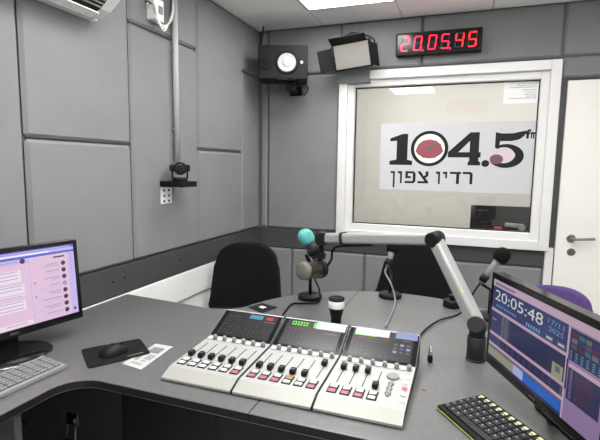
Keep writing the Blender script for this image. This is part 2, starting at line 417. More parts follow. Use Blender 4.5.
def wpts(lst): return [Vector(p) for p in lst]
cb = [onx(2, 425, -1.25), onx(14, 420, -1.24), onx(10, 428, -1.2), onx(20, 431, -1.2), onx(30, 424, -1.22), onx(18, 417, -1.25), onx(15, 402, -1.26)]
cb[-1].z = T-.03
b = BM(); tube(b, cb, .006); tag(obj('cable', b, 'rubber'), 'black looped cable hanging under the left desk beside its edge', 'cable')
cb = [onx(4, 415, -1.30), onx(4, 430, -1.30), onx(1, 446, -1.30)]; cb[0].z = T-.03
b = BM(); tube(b, cb, .005); tag(obj('cable', b, mat('blue cable', (.03, .06, .25), .5)), 'dark blue cable hanging under the left desk at the photo edge', 'cable')
rk = thing('darkening_cabinet', 'black cabinet added to darken the space under the console right of the flight case', 'cabinet', (-.1, 1.4, 0))  # black filler shaped as a cabinet, added to keep the under-desk dark
obj('cabinet_body', span(BM(), (-.68, 1.14, .02), (.62, 1.66, .71), .006), 'black', rk, world=True)
for k in range(2):
    x0_ = -.66+k*.63
    d_ = obj('door', span(BM(), (x0_, 1.122, .05), (x0_+.62, 1.1395, .69), .003), 'gloss' if 0 else 'black', rk, world=True)
    b = BM(); tube(b, [(x0_+.57, 1.122, .40), (x0_+.57, 1.10, .405), (x0_+.57, 1.10, .515), (x0_+.57, 1.122, .52)], .005, sub=1); obj('handle', b, 'charcoal', d_, world=True)
for k, x0_ in enumerate((-.62, .56)):
    b = BM(); span(b, (x0_-.03, 1.18, 0), (x0_+.03, 1.62, .021), .002); obj('plinth', b, 'rubber', rk, world=True)

# ---------------------------------------------------------------- mixing console: console > module > faders, buttons, knobs
mc = thing('mixing_console', 'silver and black broadcast mixing console of three modules on the grey desk', 'mixing console', (-.488, 1.11, T))
mc.rotation_euler = (0, 0, 0)
MW = .2448; YF, ZF = .044, .028; YK, ZK = .285, .042; YB, ZB = .412, .103
def surf(v): return ZF+(ZK-ZF)*(v-YF)/(YK-YF) if v <= YK else ZK+(ZB-ZK)*(v-YK)/(YB-YK)
tl = math.atan2(ZK-ZF, YK-YF); td = math.atan2(ZB-ZK, YB-YK)
def on_top(u, v, up=0): return Matrix.Translation((u, v, surf(v)+up)) @ Matrix.Rotation(tl if v <= YK else td, 4, 'X')
def module(cx, kind):
    prof = [(0, .003), (0, .010), (YF, ZF), (YK, ZK), (YB-.004, ZB), (YB+.004, ZB-.004), (YB+.012, .003)]
    b = BM(); w = MW/2-.0038
    t = BM()
    for sgn in (-1, 1):
        for y, z in prof: t.verts.new((cx+sgn*w, y, z))
    t.verts.ensure_lookup_table(); n = len(prof)
    t.faces.new([t.verts[i] for i in range(n)]); t.faces.new([t.verts[n+i] for i in range(n)][::-1])
    for i in range(n):
        f = t.faces.new((t.verts[i], t.verts[(i+1) % n], t.verts[n+(i+1) % n], t.verts[n+i])); f.material_index = 1 if i in (0, 1) else (2 if i == n-1 else 0)
    bmesh.ops.recalc_face_normals(t, faces=t.faces[:])
    for f in t.faces:
        if abs(f.normal.x) > .9: f.material_index = 2
    merge(b, t, None, None)
    span(b, (cx-w+.004, .006, 0), (cx+w-.004, YB, .004), mi=2)
    md = obj('console_module', b, ['alu', 'lip', 'charcoal'], mc)
    # display bay
    vm = (YK+YB)/2; mm = on_top(cx, vm, 0); dl = math.hypot(YB-YK, ZB-ZK)
    b = BM(); box(b, (0, -.001, .0008), (2*w-.0015, dl-.008, .0024), .0008, mm); obj('display_bezel', b, 'gloss', md)
    b = BM(); sw, sh = 2*w-.034, dl-.022
    mats = ['screenblack', 's_dim', 's_cyan', 's_red', 's_green', 's_white', 's_olive', 's_ice', 's_lcd']
    Z0 = .0024
    def q(x0, y0, x1, y1, mi, z=.0006):
        f = [(-sw/2+sw*x, -sh/2+sh*y, Z0+z) for x, y in ((x0, y0), (x1, y0), (x1, y1), (x0, y1))]
        quad(b, [mm @ Vector(p) for p in f], mi)
    q(0, 0, 1, 1, 8, .0002)
    rnd = random.Random(kind)
    for r in range(5):
        for c in range(12 if kind < 3 else 8):
            if rnd.random() < .8:
                x = .03+c*.08; q(x, .10+r*.12, x+rnd.uniform(.012, .03), .125+r*.12, 1)
    def tx(s, x0, x1, y0, y1, mi):
        t = text_bm(s); ax, bx = min(v.co.x for v in t.verts), max(v.co.x for v in t.verts); ay, by = min(v.co.y for v in t.verts), max(v.co.y for v in t.verts)
        for v in t.verts: v.co = Vector((-sw/2+sw*(x0+(x1-x0)*(v.co.x-ax)/(bx-ax)), -sh/2+sh*(y0+(y1-y0)*(v.co.y-ay)/(by-ay)), Z0+.001))
        merge(b, t, mm, mi)
    if kind == 1:
        q(.46, .80, .72, .97, 2); q(.78, .82, .92, .95, 3); q(.78, .72, .98, .74, 6); q(.04, .80, .30, .815, 1); q(.04, .70, .9, .705, 1)
    elif kind == 2:
        for k in range(3): q(.09+k*.105, .80, .175+k*.105, .96, 4)
        for k in range(3): q(.115+k*.105, .84, .145+k*.105, .92, 0, .001)
        q(.54, .76, 1.06, 1.07, 5); q(.49, .78, .54, 1.0, 4); q(.05, .66, .95, .668, 3); q(.70, .60, .95, .615, 6)
    else:
        q(.03, .79, .60, 1.07, 5); q(.03, .76, .40, .79, 4); q(.70, .82, 1.05, 1.07, 7); q(.08, .68, .62, .70, 3); q(.82, .74, .94, .76, 6)
        for r in range(3):
            for c in range(3): q(.70+c*.1, .28+r*.13, .76+c*.1, .36+r*.13, 7 if (r+c) % 3 == 0 else 1)
    obj('display_screen', b, mats, md)
    b = BM(); box(b, (0, dl/2-.004, .001), (2*w-.004, .006, .003), .001, mm); obj('display_trim', b, 'alu', md)
    # channel strips
    n = 6 if kind < 3 else 4; pitch = .0375; u0 = cx-.103 if kind < 3 else cx-.098
    lit = {1: {(5, 0): 'b_pink'}, 2: {(0, 0): 'b_pink', (1, 0): 'b_pink', (2, 0): 'b_pink', (3, 1): 'b_amber', (5, 0): 'b_pink'},
           3: {(0, 0): 'b_pink', (1, 0): 'b_pink', (2, 0): 'b_pink'}}[kind]
    pos = {1: [.04, .03, .03, .03, .02, .02], 2: [.05, .05, .03, .02, .03, .80], 3: [.80, .80, .80, .05]}[kind]
    va, vb = .124, .228
    for k in range(n):
        u = u0+k*pitch+.010
        b = BM(); box(b, (0, 0, .0006), (.0022, vb-va, .0012), 0, on_top(u, (va+vb)/2)); obj('fader_slot', b, 'gap', md)
        vv = va+(vb-va)*pos[k]
        b = BM(); box(b, (0, 0, .010), (.017, .023, .014), .0022, on_top(u, vv)); box(b, (0, 0, .004), (.005, .012, .008), 0, on_top(u, vv)); box(b, (0, 0, .0152), (.014, .0015, .0006), 0, on_top(u, vv), mi=1) if 0 else box(b, (0, 0, .0172), (.013, .0016, .0006), 0, on_top(u, vv), mi=1)
        obj('fader_cap', b, ['black', 'midgrey'], md)
        for r in (0, 1):
            v = .0735+r*.0235
            b = BM(); box(b, (0, 0, .0012), (.0285, .0222, .0024), .001, on_top(u, v), 0); box(b, (0, 0, .003), (.0195, .0135, .004), .0012, on_top(u, v), 1)
            obj('button', b, ['charcoal', lit.get((k, r), 'whitekey')], md)
    for k in range(6):
        u = cx-.093+k*.0372
        v = .263
        b = BM(); box(b, (0, 0, .0030), (.016, .018, .005), .0015, on_top(u-.010, v)); obj('button', b, 'whitekey', md)
        b = BM(); cyl(b, (0, 0, 0), (0, 0, .017), .0075, .0068, seg=16, bev=.001)
        b.transform(on_top(u+.009, v)); obj('knob', b, 'midgrey', md)
    if kind == 3:
        uw = cx+.062
        b = BM(); cyl(b, (0, 0, 0), (0, 0, .007), .019, .018, seg=32, bev=.0015); b.transform(on_top(uw, .205)); obj('jog_wheel', b, 'midgrey', md)
        for k in range(3):
            b = BM(); lathe(b, [(.0001, .009), (.006, .0085), (.0085, .005), (.0088, 0)], 20, on_top(uw+.001, .163-k*.027)); box(b, (0, -.010, .003), (.009, .008, .006), .001, on_top(uw+.001, .163-k*.027)); obj('knob', b, 'midgrey', md)
        for k in range(5):
            b = BM()
            if k in (0, 4): box(b, (0, 0, .002), (.014, .013, .004), .0015, on_top(cx+.104, .215-k*.033))
            else: cyl(b, (0, 0, 0), (0, 0, .0045), .008, seg=20, bev=.001); b.transform(on_top(cx+.104, .215-k*.033))
            obj('button', b, 'b_pink' if k == 2 else 'whitekey', md)
module(-MW, 1); module(0, 2); module(MW, 3)
for sgn in (-.5, .5):
    b = BM(); P = [(sgn*MW, v, surf(v)) for v in (YF, YK, YB)]
    t = BM()
    box(b, (sgn*MW, YB/2, .006), (.007, YB-.004, .012))
    tube(b, [(sgn*MW, .001, .008)]+P+[(sgn*MW, YB+.008, ZB-.02)], .0036, seg=8, sub=1)
    obj('joint_strip', b, 'charcoal', mc)

# ---------------------------------------------------------------- monitors
def monitor(name, label, loc, rz, tilt, w, h, zc, neck, base, draw, mats):
    t = thing(name, label, 'monitor', loc, rz)
    tm = Matrix.Translation((0, 0, zc-loc[2])) @ Matrix.Rotation(-tilt, 4, 'X')
    b = BM(); prism(b, rquad(w, h, .006), -.020, .016, .003, tm @ Matrix.Rotation(R(90), 4, 'X'))
    prism(b, rquad(w-.12, h-.09, .03), -.048, -.018, .006, tm @ Matrix.Rotation(R(90), 4, 'X'))
    pn = obj('monitor_housing', b, 'gloss', t)
    b = BM(); bz = .017; x0, x1, z0, z1 = -w/2+bz, w/2-bz, -h/2+.026, h/2-bz
    Y = -.0165
    def q(u0, v0, u1, v1, mi, d=1):
        quad(b, [tm @ Vector((x0+(x1-x0)*u, Y-.00012*d, z1-(z1-z0)*v)) for u, v in ((u0, v1), (u1, v1), (u1, v0), (u0, v0))], mi)
    def tx(s, u0, u1, v0, v1, mi, d=3):
        text(b, s, x0+(x1-x0)*u0, x0+(x1-x0)*u1, z1-(z1-z0)*v1, z1-(z1-z0)*v0, Y-.00012*d, mi, tm)
    def disc(u, v, r, mi, d=3):
        quad(b, [tm @ Vector((x0+(x1-x0)*u+r*math.cos(a*PI/6), Y-.00012*d, z1-(z1-z0)*v+r*math.sin(a*PI/6))) for a in range(12)], mi)
    draw(q, tx, disc)
    obj('screen', b, mats, pn)
    b = BM(); text(b, 'AOC', -.014, .014, -h/2+.010, -h/2+.0165, -.0166, 0, tm); obj('maker_mark', b, 'midgrey', pn)
    neck(t, tm); base(t)
    return t
mats_l = ['s_pink', 's_lav', 's_blue', 's_text', 's_bubble', 's_dark', 's_white']
def draw_l(q, tx, disc):
    q(0, 0, 1, 1, 0); q(0, 0, 1, .035, 2, 2); q(0, .035, 1, .075, 1, 2); q(.35, .05, .8, .065, 6, 3); q(0, .075, 1, .105, 2, 2); q(.02, .015, .97, .028, 1, 3)
    q(.645, .105, .650, 1, 1, 2); q(.945, .105, 1, 1, 1, 2); q(0, .105, .645, .17, 1, 2)
    rnd = random.Random(3)
    q(.83, .14, .92, .16, 5, 3)
    for k in range(8):
        v = .235+k*.096
        disc(.905, v+.012, .0085, 5 if k != 3 else 3); q(.87-rnd.uniform(.08, .15), v-.005, .87, v+.006, 3, 3); q(.87-rnd.uniform(.05, .18), v+.024, .87, v+.033, 1 if k % 2 else 3, 3)
        q(.665, v+.052, .935, v+.0545, 1, 2)
        if k in (2, 4): disc(.675, v+.03, .004, 3)
    disc(.60, .135, .009, 5)
    q(.44, .13, .57, .14, 3, 3)
    for k, (u0, v0, u1, v1) in enumerate(((.12, .24, .58, .40), (.20, .43, .60, .55), (.20, .57, .60, .60), (.25, .64, .60, .78), (.0, .30, .1, .5))):
        q(u0, v0, u1, v1, 4, 2)
        n = max(1, int((v1-v0)/.045))
        for j in range(n): q(u1-.02-(u1-u0)*rnd.uniform(.4, .85), v0+.015+j*.045, u1-.02, v0+.024+j*.045, 3, 3)
    q(.0, .93, .64, .985, 4, 2); q(.45, .95, .6, .96, 3, 3)
    for k in range(6): disc(.972, .15+k*.05, .0025, 3)
    disc(.972, .93, .005, 5)
def neck_l(t, tm):
    b = BM(); box(b, (0, .034, .0665), (.075, .03, .13), .008); obj('neck', b, 'gloss', t)
def base_l(t):
    b = BM()
    lathe(b, [(.0001, .0), (.122, .0), (.125, .004), (.120, .010), (.04, .014), (.0001, .014)], 48, Matrix.Translation((0, .0, 0)) @ Matrix.Diagonal((1.0, .92, 1, 1)))
    obj('base', b, 'gloss', t)
    b = BM(); t2 = BM()
    n = 64
    pts = [(.1255*math.cos(2*PI*k/n), .92*.1255*math.sin(2*PI*k/n), .0035) for k in range(n+1)]
    tube(b, pts, .0022, seg=6, sub=1); obj('base_rim', b, 'chrome', t)
lm = Vector((-1.42, 1.13, T)); tdir = Vector((math.sin(R(11)), math.cos(R(11)), 0))
lc0 = lm+tdir*(.20-.25)
monitor('monitor', 'black monitor with a pinkish chat screen on an oval stand at the left wall', lc0-tdir*.010, R(79), R(4.5), .50, .302, .986, neck_l, base_l, draw_l, mats_l)

mats_r = ['s_navy', 's_mauve', 's_slate', 's_deep', 's_clock', 's_date', 's_olive', 's_azure', 's_ice', 's_lilac', 's_maroon', 's_teal', 's_white', 's_dim']
def draw_r(q_, tx_, disc):
    def f(u): return u*1.07 if u <= .69 else .7383+(u-.69)*.2617/.31
    def q(u0, v0, u1, v1, mi, d=1): q_(f(u0), v0, f(u1), v1, mi, d)
    def tx(s, u0, u1, v0, v1, mi, d=3): tx_(s, f(u0), f(u1), v0, v1, mi, d)
    q(0, 0, 1, 1, 9); q(0, 0, 1, .085, 1, 2); q(0, .085, .69, .36, 0, 2)
    [q(.02+k*.022, .035, .036+k*.022, .058, 2, 3) for k in range(10)]
    tx('20:05:48', .03, .50, .12, .245, 4); tx('17/11', .54, .66, .125, .175, 5); tx('2025', .55, .66, .20, .25, 5)
    [q(.05+k*.022, .295, .062+k*.022, .32, 5, 3) for k in range(10)]; [q(.36+k*.022, .30, .374+k*.022, .34, 5, 3) for k in range(6)]; q(.53, .295, .59, .345, 13, 3); q(.62, .295, .68, .345, 13, 3); q(.54, .312, .58, .328, 4, 4); q(.63, .312, .67, .328, 4, 4)
    q(0, .36, .69, .395, 1, 2); q(0, .395, .11, .66, 0, 2); q(.02, .49, .065, .50, 1, 4)
    q(.11, .395, .69, .70, 3, 2); q(.115, .40, .21, .66, 2, 3); q(.13, .40, .145, .66, 13, 4); q(.165, .40, .18, .66, 13, 4); q(.60, .52, .68, .69, 6, 3); q(.625, .54, .66, .6, 13, 4)
    q(0, .66, .69, .695, 1, 3); q(.0, .695, .69, .80, 2, 2); q(.01, .71, .10, .79, 0, 3); q(.12, .705, .67, .795, 3, 3)
    for k in range(9): q(.14+k*.055, .725, .165+k*.055, .735, 2, 4); q(.14+k*.055, .755, .17+k*.055, .763, 2, 4)
    q(0, .80, .69, .835, 1, 3); q(0, .835, .69, 1, 3, 2); q(0, .86, .28, .965, 6, 3); q(.28, .86, .375, .965, 8, 3); q(.375, .86, .69, .965, 7, 3); q(.0, .845, .69, .853, 9, 3)
    q(.69, .085, .705, 1, 1, 2); q(.71, .10, 1, .40, 3, 2)
    rnd = random.Random(5)
    for r in range(3):
        for c in range(5): q(.725+c*.055, .13+r*.055, .772+c*.055, .175+r*.055, (10, 11, 13, 0, 2)[(r*2+c) % 5], 3)
    for r in range(4):
        for c in range(6): q(.72+c*.045, .31+r*.022, .74+c*.045, .318+r*.022, 5, 3)
    q(.72, .43, .98, .47, 1, 3); q(.72, .47, .98, .78, 3, 2); q(.70, .40, .715, .70, 3, 3)
    for k in range(12): q(.74, .485+k*.024, .76, .495+k*.024, 9, 3); q(.78, .485+k*.024, .78+rnd.uniform(.04, .17), .495+k*.024, 10, 3)
def neck_r(t, tm):
    b = BM(); box(b, (-.016, .056, .06), (.028, .024, .10), .005); obj('neck', b, 'black', t)
def base_r(t):
    b = BM(); prism(b, rquad(.028, .024, .006), 0, .014, .002, Matrix.Translation((-.016, .056, 0))); prism(b, rquad(.22, .11, .04), 0, .009, .002, Matrix.Translation((-.016, .106, 0))); obj('base', b, 'black', t)
monitor('monitor', 'black monitor with a dark blue playout screen and large clock at right', (.186+.0225*math.sin(R(24)), 1.27-.0225*math.cos(R(24)), T), R(-66), R(1.2), .505, .281, .9725, neck_r, base_r, draw_r, mats_r)
# ---------------------------------------------------------------- keyboards, mouse, small things on the desk
def keyboard(name, label, p, rz, rows, cols, L, D, mats, h=.018, legend=True, toprow=None, edge=None):
    """p = front corner on the side of +u end ; local x along rows, y towards the back"""
    t = thing(name, label, 'keyboard', p, rz)
    b = BM(); pr = [(0, .002), (0, .012), (D, h+.004), (D, .002)]
    tt = BM()
    prism(tt, pr, 0, L, .0025)
    merge(b, tt, Matrix(((0, 0, 1, 0), (1, 0, 0, 0), (0, 1, 0, 0), (0, 0, 0, 1))), None)
    bmesh.ops.recalc_face_normals(b, faces=b.faces[:])
    sh = obj('keyboard_shell', b, mats[0], t)
    if edge:
        b = BM(); span(b, (-.002, -.002, .001), (L+.002, .003, .0055), .0015); span(b, (-.002, -.002, .001), (.002, D, .0055), .0015); obj('shell_rim', b, edge, t)
    pu = (L-.016)/cols; pv = (D-.020)/rows; tilt = math.atan2(h-.008, D)
    for r in range(rows):
        v = .010+pv*(r+.5); z = .012+(h-.008)*v/D
        c = 0
        while c < cols:
            wk = 1
            if r == 0 and c == 3: wk = min(5, cols-3)
            u = .008+pu*(c+wk/2)
            b = BM(); m = mx((u, v, z), rx=tilt)
            box(b, (0, 0, .003), (pu*wk-.003, pv-.003, .007), .0015, m, 0)
            if legend and wk == 1:
                big = toprow and r >= rows-toprow
                lw, lh = (pu*.34, pv*.42) if big else (pu*.13, pv*.16)
                q = [(-pu*.22, 0), (-pu*.22+2*lw*.8, 0), (-pu*.22+2*lw*.8, lh), (-pu*.22, lh)]
                quad(b, [m @ Vector((x, y, .0066)) for x, y in q], 1)
                if big: quad(b, [m @ Vector((x+pu*.02, y-pv*.34, .0066)) for x, y in [(-pu*.1, 0), (pu*.2, 0), (pu*.2, pv*.2), (-pu*.1, pv*.2)]], 1)
            obj('key', b, [mats[1], mats[2] if not (toprow and r < rows-toprow) else 'legend'], t)
            c += wk
    return t
p0 = onz(67, 368, T); p1 = onz(0, 399, T)
d = (p0-p1); ang = math.atan2(d.y, d.x)
kbL = .42
k0 = Vector((p0.x, p0.y, T))-d.normalized()*kbL
keyboard('keyboard', 'grey keyboard with light grey keys in front of the left monitor', k0, ang, 6, 16, kbL, .108, ('kbgrey', 'keygrey', 'legend'))
a = onz(437, 409, T); c = onz(530, 440, T+.015); e = onz(473, 398, T+.015)
ang = math.atan2(-.80, .60)
keyboard('keyboard', 'black keyboard with a lime green rim below the right monitor', Vector((a.x, a.y, T)), ang, 6, 15, .36, .145, ('rubber', 'charcoal', 'cream'), h=.020, toprow=1, edge='lime')

# mouse pad, mouse, cards
pc = [onz(*p) for p in ((81, 350), (140, 339), (151, 354), (88, 369))]
def slab(pts, th, bev=0, r=0):
    P = [Vector((p.x, p.y)) for p in pts]
    if r:
        Q = []
        for i, p in enumerate(P):
            a, c = P[i-1], P[(i+1) % len(P)]
            u, v = (a-p).normalized(), (c-p).normalized()
            s, e = p+u*r, p+v*r
            for k in range(6):
                t = k/5; Q.append((1-t)**2*s+2*t*(1-t)*p+t*t*e)
        P = Q
    b = BM(); prism(b, P, T+.0002, T+th, bev); return b
pad = thing('mouse_pad', 'black mouse pad on the grey desk beside the left keyboard', 'mouse pad', (pc[0]+pc[2])/2)
obj('mat', slab(pc, .003, .0005, .015), 'blackpad', pad, world=True)
b = BM(); q0, q1 = onz(128, 356.5, T+.0035), onz(144, 352.5, T+.0035); dirv = (q1-q0).normalized(); per = Vector((-dirv.y, dirv.x, 0))
for k in range(7):
    s = q0+(q1-q0)*k/7; e = q0+(q1-q0)*(k+.7)/7; quad(b, [s, e, e+per*.007, s+per*.007])
obj('pad_print', b, 'ink' if False else 'keygrey', pad, world=True)
mp = onz(114, 353.5, T+.003)
ms = thing('computer_mouse', 'black computer mouse resting on the black mouse pad', 'mouse', (mp.x, mp.y, T+.003), R(-25))
b = BM(); bmesh.ops.create_uvsphere(b, u_segments=24, v_segments=14, radius=1)
for v in b.verts:
    x, y, z = v.co; v.co = Vector((x*.034*(1-.12*y), y*.050, max(0, z)*.036*(1-.25*max(0, y))+.001))
obj('mouse_body', b, 'black', ms, smooth=60)
b = BM(); cyl(b, (-.003, .026, .027), (.003, .026, .027), .008); obj('scroll_wheel', b, 'charcoal', ms)
cp_ = [onz(*p) for p in ((122, 364), (156, 344), (173, 347), (141, 370))]
card = thing('card', 'small pale printed card lying beside the mouse pad', 'card', (cp_[0]+cp_[2])/2)
obj('card_sheet', slab(cp_, .0015), 'cardpaper', card, world=True)
b = BM(); cc = [p.lerp((cp_[0]+cp_[2])/2, .12) for p in cp_]
for p in cc: p.z = T+.0018
def bil(u, v): return (cc[0]*(1-u)+cc[1]*u)*(1-v)+(cc[3]*(1-u)+cc[2]*u)*v
for u0, u1, v0, v1, k in ((.05, .12, .2, .8, 0), (.2, .5, .1, .3, 1), (.3, .55, .5, .9, 0), (.62, .9, .15, .85, 1), (.2, .26, .5, .8, 0)):
    quad(b, [bil(u0, v0), bil(u1, v0), bil(u1, v1), bil(u0, v1)], k)
obj('card_print', b, ['ink', 'keygrey'], card, world=True)
cp_ = [onz(*p) for p in ((248.5, 307.5), (262, 303.5), (277, 307.5), (262, 313))]
card = thing('card', 'small black card with a white mark on the table behind the console', 'card', (cp_[0]+cp_[2])/2)
obj('card_sheet', slab(cp_, .003), 'black', card, world=True)
b = BM(); cc = [p.copy() for p in cp_]
for p in cc: p.z = T+.0034
for u0, u1, v0, v1 in ((.38, .46, .32, .68), (.46, .54, .45, .55), (.54, .62, .32, .68)): quad(b, [bil(u0, v0), bil(u1, v0), bil(u1, v1), bil(u0, v1)])
obj('card_print', b, 'paper', card, world=True)

# canister
cn = onz(336, 323)
cs = thing('canister', 'small black canister with a white band standing behind the console', 'canister', (cn.x, cn.y, T))
obj('body', lathe(BM(), [(.0001, 0), (.020, 0), (.0215, .003), (.022, .025), (.031, .060), (.033, .068)], 32), 'black', cs)
obj('label_band', lathe(BM(), [(.033, .068), (.0335, .069), (.0335, .098), (.033, .099)], 32, cap=False), 'white', cs)
obj('cap', lathe(BM(), [(.033, .0985), (.0335, .101), (.0335, .110), (.030, .1125), (.012, .1125), (.012, .1105), (.0001, .1105)], 32), 'black', cs)
# small plug
pp = onz(430, 362)
pl = thing('plug', 'small silver and black plug standing on the table right of the console', 'plug', (pp.x, pp.y, T))
obj('plug_body', lathe(BM(), [(.0001, 0), (.0075, 0), (.0085, .002), (.0085, .020), (.007, .026)], 20), 'black', pl)
obj('plug_tip', lathe(BM(), [(.007, .026), (.0075, .027), (.0072, .046), (.004, .050), (.0035, .056), (.0001, .057)], 20), 'chrome', pl)

# ---------------------------------------------------------------- microphones
def capsule(bm, c, r, ax, L, seg=24):
    """foam ball with a short sleeve along ax"""
    prof = [(.0001, -r)]+[(r*math.sin(R(a)), -r*math.cos(R(a))) for a in range(12, 100, 8)]+[(r*.97, L*.6), (r*.80, L), (.0001, L)]
    return lathe(bm, prof, seg, axis_m(c, Vector(c)+Vector(ax)))
def ringm(bm, p, q, ri, ro):
    L = (Vector(q)-Vector(p)).length
    return lathe(bm, [(ri, 0), (ro, 0), (ro, L), (ri, L), (ri, 0)], 24, axis_m(p, q), cap=False)
# turquoise foam microphone on its round desk stand
YA = 2.13
ba = onz(310, 298.5); ba = Vector((ba.x, ba.y, T))
YA = ba.y
sa = thing('microphone_stand', 'round black desk stand carrying the turquoise microphone', 'microphone stand', ba)
obj('base', lathe(BM(), [(.0001, 0), (.058, 0), (.060, .003), (.060, .018), (.056, .022), (.012, .024), (.0001, .024)], 36), 'black', sa)
zt = ony(310, 266, YA).z
b = BM(); cyl(b, (0, 0, .022), (0, 0, zt-T), .0085); obj('pole', b, 'black', sa)
b = BM(); cyl(b, (0, 0, zt-T-.012), (0, 0, zt-T+.012), .016, bev=.003)
obj('clutch', b, 'black', sa)
f0, f1, f2 = ony(305.6, 236.5, YA-.03), ony(310, 246, YA-.025), ony(316.5, 255.5, YA-.02)
ax = (f2-f0).normalized(); clipc = f0+ax*((f1.lerp(f2, .55)-f0).dot(ax))
b = BM(); tube(b, [ba+Vector((0, 0, zt-T+.008)), ba+Vector((-.002, 0, zt-T+.013)), clipc+(dn-ax*dn.dot(ax)).normalized()*.043], .009); 
ringm(b, clipc-ax*.016, clipc+ax*.016, .0288, .0328); obj('microphone_clip', b, 'rubber', sa, world=True)
ta = thing('microphone', 'handheld microphone with turquoise foam windscreen and dark bronze body', 'microphone', f1)
ax = (f2-f0).normalized()
b = BM(); capsule(b, f0, .039, ax, .040); obj('windscreen', b, ['turq'], ta, world=True)
b = BM()
side = rt.copy()
for k, (du, dv) in enumerate(((-.016, .018), (-.004, .021), (.008, .020), (-.008, .010))):
    p = f0+rt*du-dn*dv-fwd*.030; box(b, (0, 0, 0), (.008, .004, .010), .001, Matrix.Translation(p))
obj('windscreen_print', b, 'turqmark', ta, world=True)
b = BM(); cyl(b, f0+ax*.025, f2+ax*.012, .0265, .0265, bev=.002); obj('microphone_body', b, 'umber', ta, world=True)
e0 = f2+ax*.012
b = BM(); tube(b, [e0+ax*.0046, e0+ax*.012+Vector((0, 0, -.02)), ony(314, 276, YA-.03), ony(319, 289, YA-.04), onz(322, 296, T+.026)+Vector((0, -.05, -.016)), onz(307, 299.5, T+.0062)+Vector((0, -.07, 0)), onz(292, 304, T+.0062), onz(284, 313, T+.0062), onz(281, 319, T+.0062)], .0042)
tag(obj('microphone_cable', b, 'rubber'), 'black cable running from the turquoise microphone to the back of the console', 'cable')

# boom arm with the studio microphone
bb = onz(475.5, 359.5); bb = Vector((bb.x, bb.y, T)); bb.y += .0
EY, HY = 1.78, 1.97
j0 = bb+Vector((0, 0, .122)); el = ony(435, 239, EY); hd = ony(321.5, 238, HY)
boom = thing('boom_arm', 'silver jointed boom arm on a dark post beside the right monitor', 'boom arm', bb)
b = BM(); cyl(b, bb, bb+Vector((0, 0, .085)), .031, bev=.003); jd = (el-j0).normalized(); nrm = Vector((0, -1, 0)); nrm = (nrm-jd*nrm.dot(jd)).normalized()
span(b, bb+Vector((-.026, -.018, .08)), bb+Vector((.026, .018, .115)), .006)
obj('post', b, 'charcoal', boom, world=True)
obj('clamp_flange', lathe(BM(), [(.0001, 0), (.033, 0), (.033, .005), (.031, .006), (.0001, .007)], 32, Matrix.Translation(bb)), 'charcoal', boom, world=True)
def joint(p, n, r=.029, L=.066):
    b = BM(); cyl(b, p-n*L/2, p+n*L/2, r, bev=.004); span(b, (-r*.8, -.0015, L/2-.0005), (r*.8, .0015, L/2+.001), 0, axis_m(p, p-n) @ Matrix.Identity(4))
    return b
hn = (hd-el).normalized(); n2 = Vector((0, -1, 0)); n2 = (n2-hn*n2.dot(hn)).normalized()
obj('joint', joint(j0, -nrm), 'charcoal', boom, world=True)
obj('joint', joint(el, -n2), 'black', boom, world=True)
obj('joint', joint(hd, Vector((hd.x, hd.y, 0)).normalized(), .031, .078), 'black', boom, world=True)
def armtube(p, q, r):
    b = BM(); L = (q-p).length; m = axis_m(p, q); prism(b, [(x, z) for x, z in rquad(2*r, 2*r, r*.55)], 0, L, .002, m); return b
obj('lower_arm', armtube(j0+jd*.012, el-jd*.014, .024), 'armgrey', boom, world=True)
u_ = armtube(el+hn*.020, hd-hn*.029, .0225); obj('upper_arm', u_, 'armgrey', boom, world=True)
pc_ = ony(344, 236.5, (EY*.2+HY*.8)); k = (pc_-el).dot(hn); cpt = el+hn*k
obj('collar', armtube(cpt-hn*.007, cpt+hn*.007, .027), 'charcoal', boom, world=True)
sd = onx(465.5, 306, (j0.lerp(el, .35)).x); kk = j0.lerp(el, .36)
b = BM(); kk = kk+rt*.006; cyl(b, kk+nrm*.0215, kk+nrm*.0305, .007); obj('sticker', b, 'yellow', boom, world=True)
# hanging bracket and microphone
g0, g1 = ony(304, 271, HY-.075), ony(323, 268.5, HY+.06)
gx_ = (g1-g0).normalized()
b = BM(); br = hd+Vector((0, .0, 0)); mid = g0.lerp(g1, .80)
cyl(b, hd+Vector((0, 0, -.02)), Vector((hd.x, hd.y, mid.z+.060)), .012)
box(b, (0, 0, 0), (.030, .030, .030), .004, Matrix.Translation((hd.x+.003, hd.y, mid.z+.070))); ringm(b, mid-gx_*.012, mid+gx_*.012, .0385, .044); cyl(b, (mid.x, mid.y, mid.z+.049), (hd.x+.003, hd.y, mid.z+.062), .010)
obj('microphone_mount', b, 'black', boom, world=True)
sm = thing('microphone', 'large bronze studio microphone with beige mesh front hanging from the boom arm', 'microphone', mid)
b = BM(); Lm = .155
lathe(b, [(.0001, 0), (.037, 0), (.041, .003), (.041, .022), (.038, .030), (.036, .09), (.031, .125), (.020, .150), (.0001, .152)], 36, axis_m(g0, g1)); obj('microphone_body', b, 'umber', sm, world=True)
b = BM(); lathe(b, [(.041, .006), (.0425, .004), (.0415, -.008), (.036, -.015), (.02, -.018), (.0001, -.0185)], 36, axis_m(g0, g1), smooth=True, cap=False); obj('mesh_front', b, 'grille', sm, world=True)
be = g0+gx_*.145
b = BM(); tube(b, [be, be+gx_*.03+Vector((0, 0, .008)), ony(331.5, 259, HY+.04), ony(332.5, 251, HY+.03), ony(338, 246.5, HY+.0), ony(355, 245.5, HY-.04), ony(372, 245, HY-.06)], .0055); obj('microphone_lead', b, 'rubber', sm, world=True)

